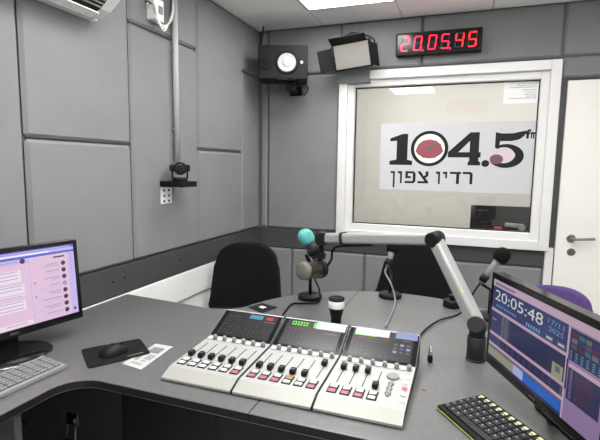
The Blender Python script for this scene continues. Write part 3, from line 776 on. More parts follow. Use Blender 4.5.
def desk_mic(px, py, label, slabel, foam, ring_, con, dy=0.0, br=.058, clip=True, extra=None):
    p = onz(px, py); p = Vector((p.x, p.y, T))
    s = thing('microphone_stand', slabel, 'microphone stand', p)
    obj('base', lathe(BM(), [(.0001, 0), (br-.002, 0), (br, .003), (br, .017), (br-.004, .021), (.012, .023), (.0001, .023)], 36), 'black', s)
    F, G, K = ony(*foam, p.y+dy), ony(*ring_, p.y+dy*.4), ony(*con, p.y)
    ax = (K-F).normalized(); G = F+ax*((G-F).dot(ax))
    cl = G.lerp(K, .25)
    b = BM(); cyl(b, (0, 0, .02), (0, 0, K.z-T-.035), .0075); obj('pole', b, 'black', s)
    b = BM(); bk_ = Vector((fwd.x, fwd.y, 0)).normalized(); tube(b, [p+Vector((0, 0, K.z-T-.036)), p+Vector((0, 0, K.z-T-.028)), cl+bk_*.034+Vector((0, 0, -.03)), cl+bk_*.026], .0065); ringm(b, cl-ax*.016, cl+ax*.016, .0152, .018); obj('microphone_clip', b, 'black', s, world=True)
    m = thing('microphone', label, 'microphone', G)
    b = BM(); capsule(b, F, .0335, ax, .030); obj('windscreen', b, 'foam', m, world=True)
    b = BM(); cyl(b, F+ax*.02, G, .0165, .0135, bev=.001); obj('microphone_body', b, 'midgrey', m, world=True)
    b = BM(); cyl(b, G-ax*.001, G+ax*.010, .0145); obj('ring', b, 'chrome', m, world=True)
    b = BM(); cyl(b, G+ax*.009, K, .0115, .009, bev=.001); obj('connector', b, 'steel', m, world=True)
    return p, F, G, K, ax
p, F, G, K, ax = desk_mic(390, 297, 'microphone with round black foam standing straight behind the silver boom arm', 'round black desk stand in front of the second black chair', (393.5, 246.5), (389.5, 261), (387, 267), .04)
b = BM(); tube(b, [K-ax*.004, K+ax*.03, ony(391, 284, p.y-.05), ony(395, 298, p.y-.075), onz(394, 308, T+.0062), onz(389, 319, T+.0062), onz(385.5, 326.5, T+.0062)], .004)
tag(obj('microphone_cable', b, 'midgrey'), 'grey cable hanging from the middle microphone down to the table', 'cable')
p, F, G, K, ax = desk_mic(489, 318.5, 'microphone with black foam ball tilted to the right above the right monitor', 'round black desk stand half hidden behind the right monitor', (502.5, 255), (486, 276.5), (480.5, 283), .0)
b = BM(); tube(b, [K-ax*.004, K+ax*.02, ony(474, 292, p.y+.005), ony(467.5, 303, p.y+.02), onz(459, 314, T+.0062), onz(440, 320, T+.0075), onz(426, 329, T+.0062), onz(416, 341, T+.0062)], .0038)
tag(obj('microphone_cable', b, 'rubber'), 'black cable running from the right microphone across the table to the console', 'cable')
p = onz(452, 306.5); s = thing('microphone_stand', 'small empty round black stand base behind the silver boom arm', 'microphone stand', (p.x, p.y, T))
obj('base', lathe(BM(), [(.0001, 0), (.040, 0), (.042, .003), (.042, .030), (.038, .034), (.0001, .034)], 32), 'black', s)
b = BM(); cyl(b, (0, 0, .033), (0, 0, .052), .013, bev=.002); cyl(b, (0, 0, .05), (0, 0, .058), .020, bev=.002); obj('thread_collar', b, 'black', s)
# ---------------------------------------------------------------- chairs
def back_outline(w0, w1, h, n=14):
    """bottom width w0 (at z=0), top width w1, rounded"""
    pts = []
    def hw(z): return (w0+(w1-w0)*z/h)/2
    rt_, rb = .46*w1, .10
    L = []
    for k in range(n+1):
        a = R(90*k/n); L.append((w1/2-rt_+rt_*math.sin(a)**.9, h-rt_*.62+rt_*.62*math.cos(a)))
    for k in range(1, 7): z = (h-rt_*.62)*(1-k/7)+.05*k/7; L.append((hw(z)+.0, z))
    for k in range(7):
        a = R(90*k/6); L.append((w0/2-.05+.05*math.cos(a), .05-.05*math.sin(a)))
    return L + [(-x, z) for x, z in reversed(L)]
def chair(label, loc, rz, fab, w0, w1, h, zb, group=None):
    t = thing('office_chair', label, 'chair', loc, rz)
    b = BM(); prism(b, back_outline(w0, w1, h), -.03, .03, .018, None, seg=3)
    bmesh.ops.triangulate(b, faces=[f for f in b.faces if len(f.verts) > 4]); bmesh.ops.subdivide_edges(b, edges=[e for e in b.edges if e.calc_length() > .09], cuts=2, use_grid_fill=True)
    for v in b.verts:
        x, z, y = v.co; v.co = Vector((x, y+.22+.25*(z-h/2)*.35-(x*x)*.55+.02, z+zb))
    bmesh.ops.recalc_face_normals(b, faces=b.faces[:])
    obj('backrest', b, fab, t, smooth=50)
    b = BM(); prism(b, rquad(.47, .46, .12), .43, .50, .022, seg=3); obj('seat', b, fab, t, smooth=50)
    b = BM(); tube(b, [(0, .10, .42), (0, .24, .41), (0, .285, .50), (0, .262, zb+.16)], .018); obj('back_bracket', b, 'black', t)
    b = BM(); cyl(b, (0, 0, .09), (0, 0, .43), .027); cyl(b, (0, 0, .10), (0, 0, .26), .036); obj('gas_column', b, 'black', t)
    b = BM()
    for k in range(5):
        a = 2*PI*k/5+.3; tube(b, [(0, 0, .105), (.15*math.cos(a), .15*math.sin(a), .10), (.28*math.cos(a), .28*math.sin(a), .075)], .019)
    obj('star_base', b, 'black', t)
    for k in range(5):
        a = 2*PI*k/5+.3; x, y = .28*math.cos(a), .28*math.sin(a); b = BM()
        cyl(b, (x-.022, y, .028), (x+.022, y, .028), .028, bev=.004); cyl(b, (x, y, .04), (x, y, .075), .008); obj('caster', b, 'rubber', t)
    return t
p = ony(246, 300, 2.50)
ztop = ony(243, 247, 2.5).z
chair('black upholstered office chair between the left wall and the round table', (p.x-.035, 2.42, 0), R(8), 'fabric', .50, .41, ztop-.46, .46)
p = ony(415, 300, 2.95); ztop = ony(415, 243, 2.9).z
chair('black upholstered office chair behind the table under the studio window', (p.x, 2.75, 0), R(-6), 'fabric', .58, .40, ztop-.54, .54)
p = ony(564, 310, 2.92); ztop = ony(561, 287.5, 2.92).z
chair('purple office chair behind the right monitor in front of the door', (p.x-.085, 2.70, 0), R(-10), 'purple', .38, .36, ztop-.54, .54)

# ---------------------------------------------------------------- speaker on its bracket
SY = 3.12
a, c = ony(259.5, 47, SY), ony(306.5, 77.5, SY)
w, h = (c.x-a.x)*.97, a.z-c.z
ctr = Vector(((a.x+c.x)/2, SY, (a.z+c.z)/2))
sp_ = thing('loudspeaker', 'black studio loudspeaker with white cone on a bracket in the back corner', 'loudspeaker', (ctr.x, SY, c.z), R(19))
b = BM(); span(b, (-w/2, 0, 0), (w/2, .205, h), .006); obj('cabinet', b, 'black', sp_)
def facing(x, z, y=0): return Matrix.Translation((x, y, z)) @ Matrix.Rotation(R(90), 4, 'X')   # local +Z looks at -Y
wx, wz, wr = w*.085, h*.49, h*.325
obj('woofer_ring', lathe(BM(), [(wr*1.06, -.002), (wr*1.10, .004), (wr*1.0, .008), (wr*.88, .005), (wr*.82, -.002)], 48, facing(wx, wz), cap=False), 'black', sp_)
obj('woofer_cone', lathe(BM(), [(wr*.86, .003), (wr*.82, .006), (wr*.76, .003), (wr*.40, -.012 if False else .0012), (wr*.36, .003), (wr*.2, .010), (.0001, .012)], 48, facing(wx, wz), cap=False), 'cone', sp_)
obj('dust_cap', lathe(BM(), [(wr*.34, .004), (wr*.24, .0115), (.0001, .014)], 32, facing(wx, wz), cap=False), 'white', sp_)
obj('tweeter', lathe(BM(), [(h*.22, -.001), (h*.225, .003), (h*.17, .003), (h*.09, .0005), (h*.08, .002), (.0001, .006)], 36, facing(-w*.34, h*.5), cap=False), 'rubber', sp_)
b = BM(); cyl(b, (w*.385, .0, h*.50), (w*.385, -.003, h*.50), .010); obj('badge', b, 'white', sp_)
b = BM(); tube(b, [(-w*.42, .2, h*.6), (-w*.52, .22, h*.5), (-w*.545, .21, h*.9), (-w*.50, .22, h*1.35), (-w*.46, .24, CEIL-c.z-.003)], .006); obj('speaker_cable', b, 'rubber', sp_)
lb = ony(281, 75.5, SY-.01)
bk = thing('speaker_bracket', 'black wall bracket under the corner loudspeaker', 'bracket', (ctr.x+.06, 3.36, c.z-.06))
b = BM(); span(b, (ctr.x-.06, SY+.01, c.z-.012), (ctr.x+.10, SY+.23, c.z-.001), .003); obj('tray', b, 'black', bk, world=True)
b = BM(); span(b, (ctr.x-.04, SY-.022, c.z-.006), (ctr.x+.035, SY+.012, c.z-.0005), .002); span(b, (ctr.x-.04, SY-.024, c.z-.004), (ctr.x+.035, SY-.018, c.z-.0008), .002); obj('tray_lip', b, 'steel', bk, world=True)
b = BM(); span(b, (ctr.x-.0, SY+.06, c.z-.075), (ctr.x+.07, SY+.12, c.z-.012), .006); tube(b, [(ctr.x+.035, SY+.10, c.z-.05), (ctr.x+.02, SY+.18, c.z-.055), (ctr.x+.0, BY, c.z-.045)], .016); span(b, (ctr.x-.05, BY-.008, c.z-.08), (ctr.x+.05, BY, c.z-.012), .002)
obj('bracket_arm', b, 'black', bk, world=True)
b = BM(); tube(b, [(ctr.x+.11, SY+.2, c.z-.02), (ctr.x+.14, SY+.16, c.z-.05), (ctr.x+.125, SY+.12, c.z-.10), (ctr.x+.10, SY+.12, c.z-.06)], .005); obj('bracket_cable', b, 'rubber', bk, world=True)

# ---------------------------------------------------------------- barn door light
LYW = 3.18
P = [ony(*q, LYW) for q in ((333.5, 46.5), (367.5, 40), (371, 64.5), (336.5, 70.5))]
P[2].y -= .05; P[3].y -= .05   # leans: the lower edge points into the wall's foot less than the top edge
P[2] = ony(371, 64.5, LYW+.05); P[3] = ony(336.5, 70.5, LYW+.05)
ctr = (P[0]+P[1]+P[2]+P[3])/4
ex = ((P[1]-P[0])+(P[2]-P[3])).normalized(); ez = ((P[0]-P[3])+(P[1]-P[2])); ez = (ez-ex*ez.dot(ex)).normalized(); ey = ez.cross(ex)
W_ = ((P[1]-P[0]).length+(P[2]-P[3]).length)/2; H_ = ((P[0]-P[3]).length+(P[1]-P[2]).length)/2
LM = Matrix(((ex.x, ey.x, ez.x, ctr.x), (ex.y, ey.y, ez.y, ctr.y), (ex.z, ey.z, ez.z, ctr.z), (0, 0, 0, 1)))
bl = thing('studio_light', 'black studio light panel with open barn doors and grey diffuser above the window corner', 'studio light', ctr)
b = BM(); span(b, (-W_/2-.012, .001, -H_/2-.012), (W_/2+.012, .05, H_/2+.012), .005, LM); obj('lamp_housing', b, 'black', bl, world=True)
b = BM(); span(b, (-W_/2, -.006, -H_/2), (W_/2, .004, H_/2), .002, LM); obj('diffuser', b, 'diff', bl, world=True)
def leaf(pix, yy):
    pts = [ony(px, py, y) for (px, py), y in zip(pix, yy)]
    n = (pts[1]-pts[0]).cross(pts[2]-pts[0]).normalized()
    b = BM(); t = BM()
    lo = [t.verts.new(p-n*.002) for p in pts]; hi = [t.verts.new(p+n*.002) for p in pts]
    t.faces.new(lo[::-1]); t.faces.new(hi)
    for i in range(4): t.faces.new((lo[i], lo[(i+1) % 4], hi[(i+1) % 4], hi[i]))
    bmesh.ops.recalc_face_normals(t, faces=t.faces[:]); merge(b, t)
    obj('barn_door', b, 'black', bl, world=True)
leaf([(331, 45.5), (366.5, 39.5), (364, 32.3), (327.8, 39)], [LYW, LYW, LYW-.07, LYW-.07])
leaf([(331.5, 48.5), (335.5, 71), (320.8, 73.3), (316.8, 52)], [LYW, LYW+.045, LYW-.03, LYW-.07])
leaf([(368.5, 41), (372.5, 64), (379.5, 66), (377, 43.3)], [LYW, LYW+.045, LYW-.0, LYW-.05])
b = BM(); cyl(b, LM @ Vector((-W_/2-.012, .02, 0)), LM @ Vector((-W_/2-.03, .02, 0)), .012); cyl(b, LM @ Vector((W_/2+.012, .02, 0)), LM @ Vector((W_/2+.03, .02, 0)), .012)
top = LM @ Vector((0, .09, H_/2+.06))
tube(b, [LM @ Vector((-W_/2-.024, .02, 0)), LM @ Vector((-W_/2-.024, .07, H_/2)), top, LM @ Vector((W_/2+.024, .07, H_/2)), LM @ Vector((W_/2+.024, .02, 0))], .006)
tube(b, [top, (top.x+.02, BY-.03, top.z+.02), (top.x+.02, BY-.002, top.z+.02)], .011); obj('mounting_yoke', b, 'black', bl, world=True)
b = BM(); pz = ony(357, 32, BY-.03); tube(b, [LM @ Vector((W_*.2, .05, H_/2)), Vector((pz.x, BY-.03, pz.z)), ony(358.5, 22.5, BY-.01)], .004); obj('lamp_cable', b, 'midgrey', bl, world=True)

# ---------------------------------------------------------------- LED clocks
SEG = {'0': 'abcdef', '2': 'abged', '5': 'afgcd', '4': 'fgbc', '8': 'abcdefg'}
def seg_digit(bm, ch, x, z, w, h, y, m=None):
    t = w*.145; sl = .10; g_ = t*.28
    def pt(u, v): return Vector((x+u+v*sl, y, z+v))
    def bar(u0, v0, u1, v1, on):
        dx, dz = u1-u0, v1-v0; L = math.hypot(dx, dz); dx /= L; dz /= L; nx, nz = -dz*t/2, dx*t/2; s = t*.5
        q = [(u0+dx*g_, v0+dz*g_), (u0+dx*(g_+s)+nx, v0+dz*(g_+s)+nz), (u1-dx*(g_+s)+nx, v1-dz*(g_+s)+nz), (u1-dx*g_, v1-dz*g_), (u1-dx*(g_+s)-nx, v1-dz*(g_+s)-nz), (u0+dx*(g_+s)-nx, v0+dz*(g_+s)-nz)]
        quad(bm, [pt(*p) for p in q][::-1], 0 if on else 1)
    co = {'a': (0, h, w, h), 'b': (w, h/2, w, h), 'c': (w, 0, w, h/2), 'd': (0, 0, w, 0), 'e': (0, 0, 0, h/2), 'f': (0, h/2, 0, h), 'g': (0, h/2, w, h/2)}
    for s, q in co.items(): bar(*q, s in SEG[ch])
def led_clock(label, loc, rz, W=.562, H=.150, D=.06):
    t = thing('wall_clock', label, 'clock', loc, rz)
    obj('clock_case', span(BM(), (-W/2, -D, -H/2), (W/2, 0, H/2), .004), 'black', t)
    obj('display_window', span(BM(), (-W/2+.012, -D-.002, -H/2+.014), (W/2-.012, -D+.001, H/2-.012), .001), 'gloss', t)
    xs_ = [-.243, -.158, -.062, .022, .112, .194]; dw, dh = .046, .090
    for k, ch in enumerate('200545'):
        b = BM(); seg_digit(b, ch, xs_[k], -.046, dw, dh, -D-.0032); obj('digit', b, ['ledpink' if k < 4 else 'ledred', 'off'], t)
    for k in (1, 3):
        b = BM(); x = xs_[k]+dw+.014
        for z in (-.050,):
            span(b, (x-.0045, -D-.0036, z-.0045), (x+.0045, -D-.0024, z+.0045))
        obj('separator_dot', b, 'ledpink', t)
    for sx_ in (-.19, .17):
        b = BM(); span(b, (sx_-.022, -.035, H/2-.001), (sx_+.022, -.004, H/2+.007), .001); obj('hanger', b, 'steel', t)
    return t
ca, cb_ = ony(397, 46.5, BY-.03), ony(481.5, 39, BY-.03)
led_clock('black digital clock with red figures high on the back wall above the window', ((ca.x+cb_.x)/2, BY-.001, (ca.z+cb_.z)/2), 0)
led_clock('digital clock facing the window, seen mirrored in the window glass as small reversed red figures', (-.09, FY+.001, 2.335), PI)

# ---------------------------------------------------------------- left wall: camera, shelf, conduit, junction box, air conditioner
y0 = onx(159.5, 182).y; pz = onx(178, 184, -1.52).z
sh = thing('camera_shelf', 'small black shelf on a perforated white bracket on the left wall', 'shelf', (LX, y0+.07, 1.29))
r = ray(182.2, 184.5); k = y0/r.y; xf = r.x*k; zs = CZ+r.z*k
r2 = ray(197, 183); y1 = xf/r2.x*r2.y
obj('shelf_board', span(BM(), (LX, y0, zs-.017), (xf, y1, zs+.015), .003), 'black', sh, world=True)
b = BM(); bz0 = onx(161, 204).z
ya, yb = onx(160.5, 196).y, onx(171.5, 196).y
span(b, (LX, ya, bz0), (LX+.003, yb, zs-.017), .0005); span(b, (LX, ya, zs-.0195), (LX+.10, yb, zs-.0172), .0005)
obj('bracket', b, 'white', sh, world=True)
for k in range(6):
    b = BM()
    yy = ya+(yb-ya)*(.28 if k % 2 else .72); zz = bz0+(zs-bz0)*(.12+.27*(k//2)); cyl(b, (LX+.002, yy, zz), (LX+.0036, yy, zz), .008, seg=12)
    obj('bracket_hole', b, 'gap', sh, world=True)
cc_ = Vector(((LX+xf)/2+.01, (y0+y1)/2, 0)); zc = zs+.015; lensz = onx(177.5, 168.5, cc_.x).z
pt = thing('video_camera', 'black pan and tilt video camera standing on the small wall shelf', 'camera', (cc_.x, cc_.y, zc), R(40))
Hh = lensz-zc
b = BM(); cyl(b, (0, 0, 0), (0, 0, .016), .042, bev=.003); obj('camera_base', b, 'black', pt)
b = BM()
for s_ in (-1, 1): span(b, (s_*.040-.004, -.014, .012), (s_*.040+.004, .014, Hh+.012), .003)
span(b, (-.044, -.014, .012), (.044, .014, .020), .003); obj('tilt_yoke', b, 'black', pt)
b = BM(); span(b, (-.054, -.03, Hh-.016), (.054, .04, Hh+.022), .008); lathe(b, [(.0001, -.03), (.034, -.03), (.036, -.01), (.036, .04), (.030, .048), (.026, .044), (.0001, .044)], 32, facing(0, Hh, 0)); obj('camera_head', b, 'black', pt)
obj('lens', lathe(BM(), [(.026, .044), (.024, .047), (.016, .0455), (.012, .0455), (.0001, .048)], 32, facing(0, Hh, 0), cap=False), 'gloss', pt)

cx_, cyl_y = LX+.022, onx(176.5, 120, LX+.022).y
cd = thing('cable_conduit', 'white vertical cable conduit running down the left wall to the video camera', 'conduit', (cx_, cyl_y, 1.43))
zbot = onx(178, 164, cx_).z
b = BM(); tube(b, [(cx_, cyl_y, CEIL), (cx_, cyl_y, zbot+.02)], .0165, seg=16, sub=1); obj('pipe', b, 'conduit', cd, world=True)
for z in (2.05, 1.62):
    b = BM(); span(b, (LX, cyl_y-.019, z-.007), (cx_+.002, cyl_y+.019, z+.007), .002); obj('pipe_clip', b, 'midgrey', cd, world=True)
jy = onx(158, 12, LX+.03).y; jz = onx(158, 11, LX+.03).z
jb = thing('junction_box', 'white junction box with looped white cables high on the left wall', 'junction box', (LX, jy, jz))
obj('box_body', span(BM(), (LX, jy-.055, jz-.055), (LX+.045, jy+.030, jz+.055), .004), 'whitecable', jb, world=True)
b = BM(); span(b, (LX+.045, jy-.045, jz-.045), (LX+.048, jy+.022, jz+.045), .001); span(b, (LX+.046, jy-.02, jz-.02), (LX+.052, jy+.012, jz+.02), .001, mi=1); obj('box_lid', b, ['white', 'keygrey'], jb, world=True)
for k in range(3):
    dz = .012*k; b = BM()
    tube(b, [(LX+.03, jy-.05+.02*k, jz+.05), (LX+.065, jy-.06, jz-.02-dz), (LX+.06, jy-.02+.01*k, jz-.075-dz), (LX+.06, jy+.045, jz-.055), (LX+.035, cyl_y-.034, jz+.03+dz), (LX+.03, cyl_y-.030, jz+.20)], .0045); obj('box_cable', b, 'whitecable', jb, world=True)
b = BM(); tube(b, [(LX+.03, jy-.055, jz+.02), (LX+.05, jy-.11, jz+.012), (LX+.045, jy-.12, jz+.004)], .004); obj('box_cable', b, 'black', jb, world=True)

acx = -1.40; ry_ = ray(118, 4); ay1 = acx/ry_.x*ry_.y+.05
az = onx(70, 13).z
ac = thing('air_conditioner', 'white wall air conditioner high on the left wall, cut by the top edge', 'air conditioner', (LX, ay1-.4, az))
prof = [(LX, az), (LX+.06, az-.002), (LX+.12, az+.020), (LX+.18, az+.068), (LX+.204, az+.14), (LX+.206, az+.20), (LX+.205, az+.27), (LX+.17, az+.30), (LX, az+.30)]
def ext(prof, y0, y1):
    t = BM(); n = len(prof); A = [t.verts.new((x, y0, z)) for x, z in prof]; B = [t.verts.new((x, y1, z)) for x, z in prof]
    t.faces.new(A); t.faces.new(B[::-1])
    for i in range(n): t.faces.new((A[i], A[(i+1) % n], B[(i+1) % n], B[i]))
    bmesh.ops.recalc_face_normals(t, faces=t.faces[:]); bmesh.ops.bevel(t, geom=[e for e in t.edges if abs(e.verts[0].co.y-e.verts[1].co.y) < 1e-6], offset=.006, segments=2, affect='EDGES')
    return t
obj('ac_body', ext(prof, ay1-.85, ay1), 'frame', ac, world=True)
b = BM(); o_ = [(LX+.068, az-.003), (LX+.121, az+.0165), (LX+.181, az+.0635), (LX+.172, az+.072), (LX+.112, az+.028), (LX+.066, az+.01)]
merge(b, ext(o_, ay1-.80, ay1-.06)); obj('air_outlet', b, 'gap', ac, world=True)
b = BM(); t = ext([(LX+.078, az-.016), (LX+.118, az-.002), (LX+.117, az+.003), (LX+.077, az-.011)], ay1-.79, ay1-.065); merge(b, t)
for k in range(3): span(b, (LX+.09, ay1-.2-.25*k, az-.010), (LX+.105, ay1-.195-.25*k, az+.02))
obj('louvre', b, 'frame', ac, world=True)
b = BM()
for k in range(4): span(b, (LX+.128+.014*k, ay1-.79, az+.018+.011*k), (LX+.131+.014*k, ay1-.07, az+.035+.011*k))
obj('outlet_fin', b, 'keygrey', ac, world=True)
b = BM(); span(b, (LX+.03, ay1-.03, az-.012), (LX+.055, ay1-.012, az+.002), .002); obj('drain_stub', b, 'frame', ac, world=True)

# ---------------------------------------------------------------- the sign on the glass, the notice, the control room
sg = thing('window_sign', 'pale grey sign lettered 104.5 fm on the studio window glass', 'sign', (-.1, GY, 1.26))
SYY = GY-.0035
def S(px, py, y=SYY): return ony(px, py, y)
A = [S(382, 127), S(541, 117), S(541, 196), S(378.5, 189)]
x0, x1 = (A[0].x+A[3].x)/2, gx1-.008
z0 = (A[3].z+S(533, 194.5).z)/2; z1 = (A[0].z+S(533, 117.5).z)/2
obj('sign_sheet', span(BM(), (x0, GY-.003, z0), (x1, GY-.0008, z1)), 'signgrey', sg, world=True)
def bbox(p): a, c = S(p[0], p[1]), S(p[2], p[3]); return a.x, c.x, c.z, a.z
def glyph(polys, bx, mi=0, name='lettering', m='signink', lift=0):
    ax, bx_, az_, bz = bx; b = BM()
    for pts in polys:
        t = BM(); vs = [t.verts.new((ax+(bx_-ax)*u, 0, az_+(bz-az_)*v)) for u, v in pts]
        t.faces.new(vs); t.normal_update(); bmesh.ops.triangulate(t, faces=t.faces[:])
        merge(b, t, Matrix.Translation((0, SYY-lift, 0)))
    o = obj(name, b, m, sg, world=True); return o
def circ(cx, cz, rx, rz, a0=0, a1=360, n=40): return [(cx+rx*math.cos(R(a0+(a1-a0)*k/n)), cz+rz*math.sin(R(a0+(a1-a0)*k/n))) for k in range(n+1)]
def band(cx, cz, rx, rz, ix, iz, a0, a1, dx=0, dz=0, n=44):
    o = circ(cx, cz, rx, rz, a0, a1, n); i = circ(cx+dx, cz+dz, ix, iz, a0, a1, n)
    return [[o[k], o[k+1], i[k+1], i[k]] for k in range(n)]
glyph([[(0, 0), (1, 0), (1, .13), (.78, .17), (.78, 1), (.55, 1), (0, .86), (0, .76), (.30, .78), (.30, .17), (0, .13)]], bbox((390.5, 134, 412, 165)))
glyph(band(.5, .5, .5, .5, .40, .405, 0, 360), bbox((411.5, 131, 447.5, 166.5)))
bx0 = bbox((411.5, 131, 447.5, 166.5))
cup = [p for p in circ(.5, .56, .36, .25, 180, 360, 20)]
glyph([circ(.5, .5, .405, .41)[:-1]], bx0, name='white_disc', m='paper', lift=.0002)
glyph([[(.13, .42), (.2, .62), (.32, .72), (.5, .76), (.68, .72), (.8, .62), (.87, .42), (.8, .34), (.66, .24), (.5, .22), (.34, .24), (.2, .34)]], bx0, name='red_lips', m='signred', lift=.0004)
glyph([[(.40, .50), (.62, .60), (.74, .60), (.6, .53), (.52, .44)]], bx0, name='lip_line', m='signmid', lift=.0006)
glyph([[(.62, 0), (1.0, 0), (1.0, .10), (.94, .13), (.94, .24), (1, .24), (1, .40), (.94, .40), (.94, 1), (.66, 1), (0, .40), (0, .24), (.66, .24), (.66, .13), (.62, .10)]], bbox((449, 132.5, 480, 165.5)))
b4 = bbox((449, 132.5, 480, 165.5))
glyph([[(.66, .40), (.66, .74), (.32, .40)]], b4, name='counter', m='signgrey', lift=.0003)
glyph([circ(.5, .5, .5, .5)[:-1]], bbox((481.5, 160, 489, 167)))
b5 = bbox((491, 131, 524.5, 167.5))
glyph([[(.14, .97), (.30, .93), (.62, .93), (.86, .98), (1.0, 1.0), (.94, .86), (.80, .76), (.60, .72), (.28, .72), (.26, .60), (.14, .52)]], b5)
glyph(band(.46, .31, .50, .33, .30, .22, -150, 130, -.06, .02), b5)
glyph([circ(.20, .22, .19, .135)[:-1]], b5, name='plum_dot', m='signplum', lift=.0002)
glyph([circ(.46, .33, .26, .16)[:-1]], b5, name='pink_centre', m='signpink', lift=.0001)
def letters(s, bx, m='signink', lift=0, name='lettering'):
    b = BM(); text(b, s, bx[0], bx[1], bx[2], bx[3], SYY-lift, 0, fat=.045); return obj(name, b, m, sg, world=True)
letters('f', bbox((525.8, 129.3, 530.8, 138.6)))
letters('m', bbox((531, 132, 536.3, 138.6)))
# Hebrew letters drawn as outlines, left to right as they stand on the sign
st_ = .16
HB = {
 'final_nun': (.45, [[(.0, 1), (.8, 1), (.8, -.35), (.45, -.35), (.45, .82), (0, .82)]]),
 'vav': (.45, [[(.0, 1), (.8, 1), (.8, 0), (.45, 0), (.45, .82), (0, .82)]]),
 'pe': (1.0, [[(.05, 1), (.78, 1), (.97, .84), (.97, .16), (.80, 0), (0, 0), (0, .18), (.72, .18), (.72, .82), (.28, .82), (.28, .60), (.55, .60), (.55, .42), (.05, .42)]]),
 'tsadi': (1.0, [[(0, 1), (.25, 1), (.55, .60), (.70, .70), (.70, 1), (.95, 1), (.95, .62), (.70, .46), (.97, .12), (.97, 0), (0, 0), (0, .18), (.62, .18), (.0, .92)]]),
 'yod': (.45, [[(.0, 1), (.8, 1), (.8, .48), (.45, .48), (.45, .82), (0, .82)]]),
 'dalet': (1.0, [[(0, 1), (1, 1), (1, .82), (.85, .82), (.85, 0), (.58, 0), (.58, .82), (0, .82)]]),
 'resh': (.95, [[(0, 1), (.75, 1), (.95, .84), (.95, 0), (.68, 0), (.68, .82), (0, .82)]])}
xl = 390.8
def heb(names, xa, xb, ytop, ybot):
    ws = [HB[n][0] for n in names]; tot = sum(ws)+.22*(len(ws)-1); k = (xb-xa)/tot; x = xa
    for n, w in zip(names, ws):
        e = x+w*k; f = (x-390)/83
        glyph(HB[n][1], bbox((x, ytop+f*.8, e, ybot+f*.8))); x = e+.22*k
heb(['final_nun', 'vav', 'pe', 'tsadi'], 390.8, 428.5, 171, 183.2)
heb(['vav', 'yod', 'dalet', 'resh'], 436, 472.7, 171.2, 183.6)

nt_ = [ony(*q, GY-.003) for q in ((504.5, 81), (539, 80), (536.5, 103), (504, 104))]
no = thing('paper_notice', 'white paper notice taped to the top right corner of the studio window', 'notice', (nt_[3]+nt_[2])/2)
b = BM(); nx0, nx1, nz0, nz1 = nt_[0].x, min(nt_[1].x, gx1-.004), nt_[3].z, min(nt_[0].z, gz1-.002); span(b, (nx0, GY-.003, nz0), (nx1, GY-.0012, nz1)); obj('sheet', b, 'paper', no, world=True)
b = BM(); rnd = random.Random(9)
for k, v in enumerate((.06, .14, .22, .34, .44, .54, .62, .70)):
    ln = rnd.uniform(.25, .8); zz = nz1-(nz1-nz0)*(v+.08); xx = nx0+(nx1-nx0)*(.92-ln)
    x = xx
    while x < nx1-.015:
        wl_ = rnd.uniform(.006, .018); quad(b, [(x, GY-.0033, zz), (min(x+wl_, nx1-.01), GY-.0033, zz), (min(x+wl_, nx1-.01), GY-.0033, zz+.004), (x, GY-.0033, zz+.004)]); x += wl_+.004
obj('notice_print', b, 'keygrey', no, world=True)

CY = 4.15
a, c = ony(471, 205, CY), ony(545, 245, CY)
cdk = thing('control_desk', 'pale desk of the control room beyond the glass', 'desk', ((a.x+c.x)/2, CY+.1, 0))
obj('worktop', span(BM(), (-1.0, 3.58, .70), (1.4, 4.5, .73), .003), 'beige', cdk, world=True)
for x in (-.95, 1.35):
    obj('support_panel', span(BM(), (x-.012, 3.60, 0), (x+.012, 4.45, .70), .002), 'beige', cdk, world=True)
mo = thing('monitor', 'back of a black monitor seen through the studio window', 'monitor', ((a.x+c.x)/2, CY+.03, .73))
mw2 = .56
obj('monitor_housing', span(BM(), (a.x, CY, a.z-.34), (a.x+mw2, CY+.03, a.z), .006), 'charcoal', mo, world=True)
b = BM(); span(b, (a.x+mw2/2-.03, CY+.005, .73), (a.x+mw2/2+.03, CY+.025, a.z-.30), .003); span(b, (a.x+mw2/2-.1, CY-.07, .73), (a.x+mw2/2+.1, CY+.1, .742), .003); obj('monitor_stand', b, 'charcoal', mo, world=True)
l0, l1 = ony(475.5, 208.6, CY-.001), ony(487.5, 211, CY-.001)
b = BM(); text(b, 'Lenovo', l0.x, l1.x, l1.z, l0.z, CY-.001); obj('maker_mark', b, 'midgrey', mo, world=True)
RYY = 3.95
r0, r1 = ony(492, 227.5, RYY), ony(503.5, 236, RYY)
xa_, xb_ = r0.x, r1.x; xm_ = (xa_+xb_)/2; hw_ = (xb_-xa_)/2
rd = thing('storage_box', 'small red box with a narrower lid behind the glass before the black monitor', 'box', (xm_, RYY, .73))
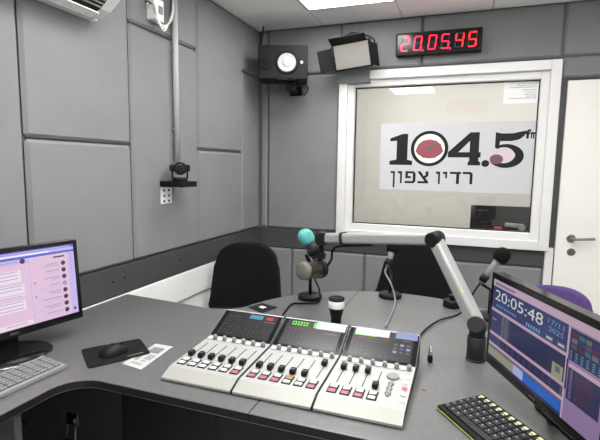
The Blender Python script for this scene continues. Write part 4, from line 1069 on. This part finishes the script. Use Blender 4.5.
obj('box_body', span(BM(), (xa_, RYY-.04, .7305), (xb_, RYY+.04, r0.z-.034), .004), 'red', rd, world=True)
obj('box_lid', span(BM(), (xm_-hw_*.62, RYY-.03, r0.z-.034), (xm_+hw_*.62, RYY+.03, r0.z+.006), .006), 'red', rd, world=True)
b = BM(); span(b, (xa_+.004, RYY-.0415, r0.z-.075), (xb_-.004, RYY-.0398, r0.z-.05)); obj('dark_band', b, 'black', rd, world=True)
g0_, g1_ = ony(505, 224.5, 3.88), ony(520, 226, 3.88)
ga = thing('boom_arm', 'grey jointed arm on a post set behind the glass beside the red box', 'boom arm', (g1_.x+.03, 3.88, .73))  # grey bar before the monitor, modelled as a jointed arm
b = BM(); tube(b, [g0_, g1_], .016, sub=1); obj('upper_arm', b, 'armgrey', ga, world=True)
b = BM(); cyl(b, g1_+Vector((.012, -.03, -.01)), g1_+Vector((.012, .03, -.01)), .024, bev=.003); obj('joint', b, 'armgrey', ga, world=True)
b = BM(); tube(b, [g1_+Vector((.012, 0, -.01)), Vector((g1_.x+.03, 3.88, .73))], .014, sub=1); obj('post', b, 'charcoal', ga, world=True)

for o in list(C.objects):
    if o.parent is None and 'label' in o:
        k = o.name.split('.')[0]
        if k == 'ceiling_light': o['group'] = 'square ceiling panel lights'
        if k == 'microphone_stand' and 'desk stand' in o['label']: o['group'] = 'round black desk microphone stands'
        if k == 'office_chair' and 'black' in o['label']: o['group'] = 'black office chairs at the round table'
        if k == 'wall_clock': o['group'] = 'digital wall clocks'

# ---------------------------------------------------------------- world and render look
w = bpy.data.worlds.new('world'); SC.world = w; w.use_nodes = True
w.node_tree.nodes['Background'].inputs['Color'].default_value = (.5, .5, .5, 1); w.node_tree.nodes['Background'].inputs['Strength'].default_value = .05
SC.view_settings.view_transform = 'Standard'; SC.view_settings.look = 'None'; SC.view_settings.gamma = 1; SC.view_settings.use_curve_mapping = False
SC.view_settings.exposure = 0.0
SC.cycles.use_denoising = True
SC.cycles.max_bounces = 8; SC.cycles.diffuse_bounces = 5; SC.cycles.transparent_max_bounces = 12
SC.cycles.sample_clamp_indirect = 6
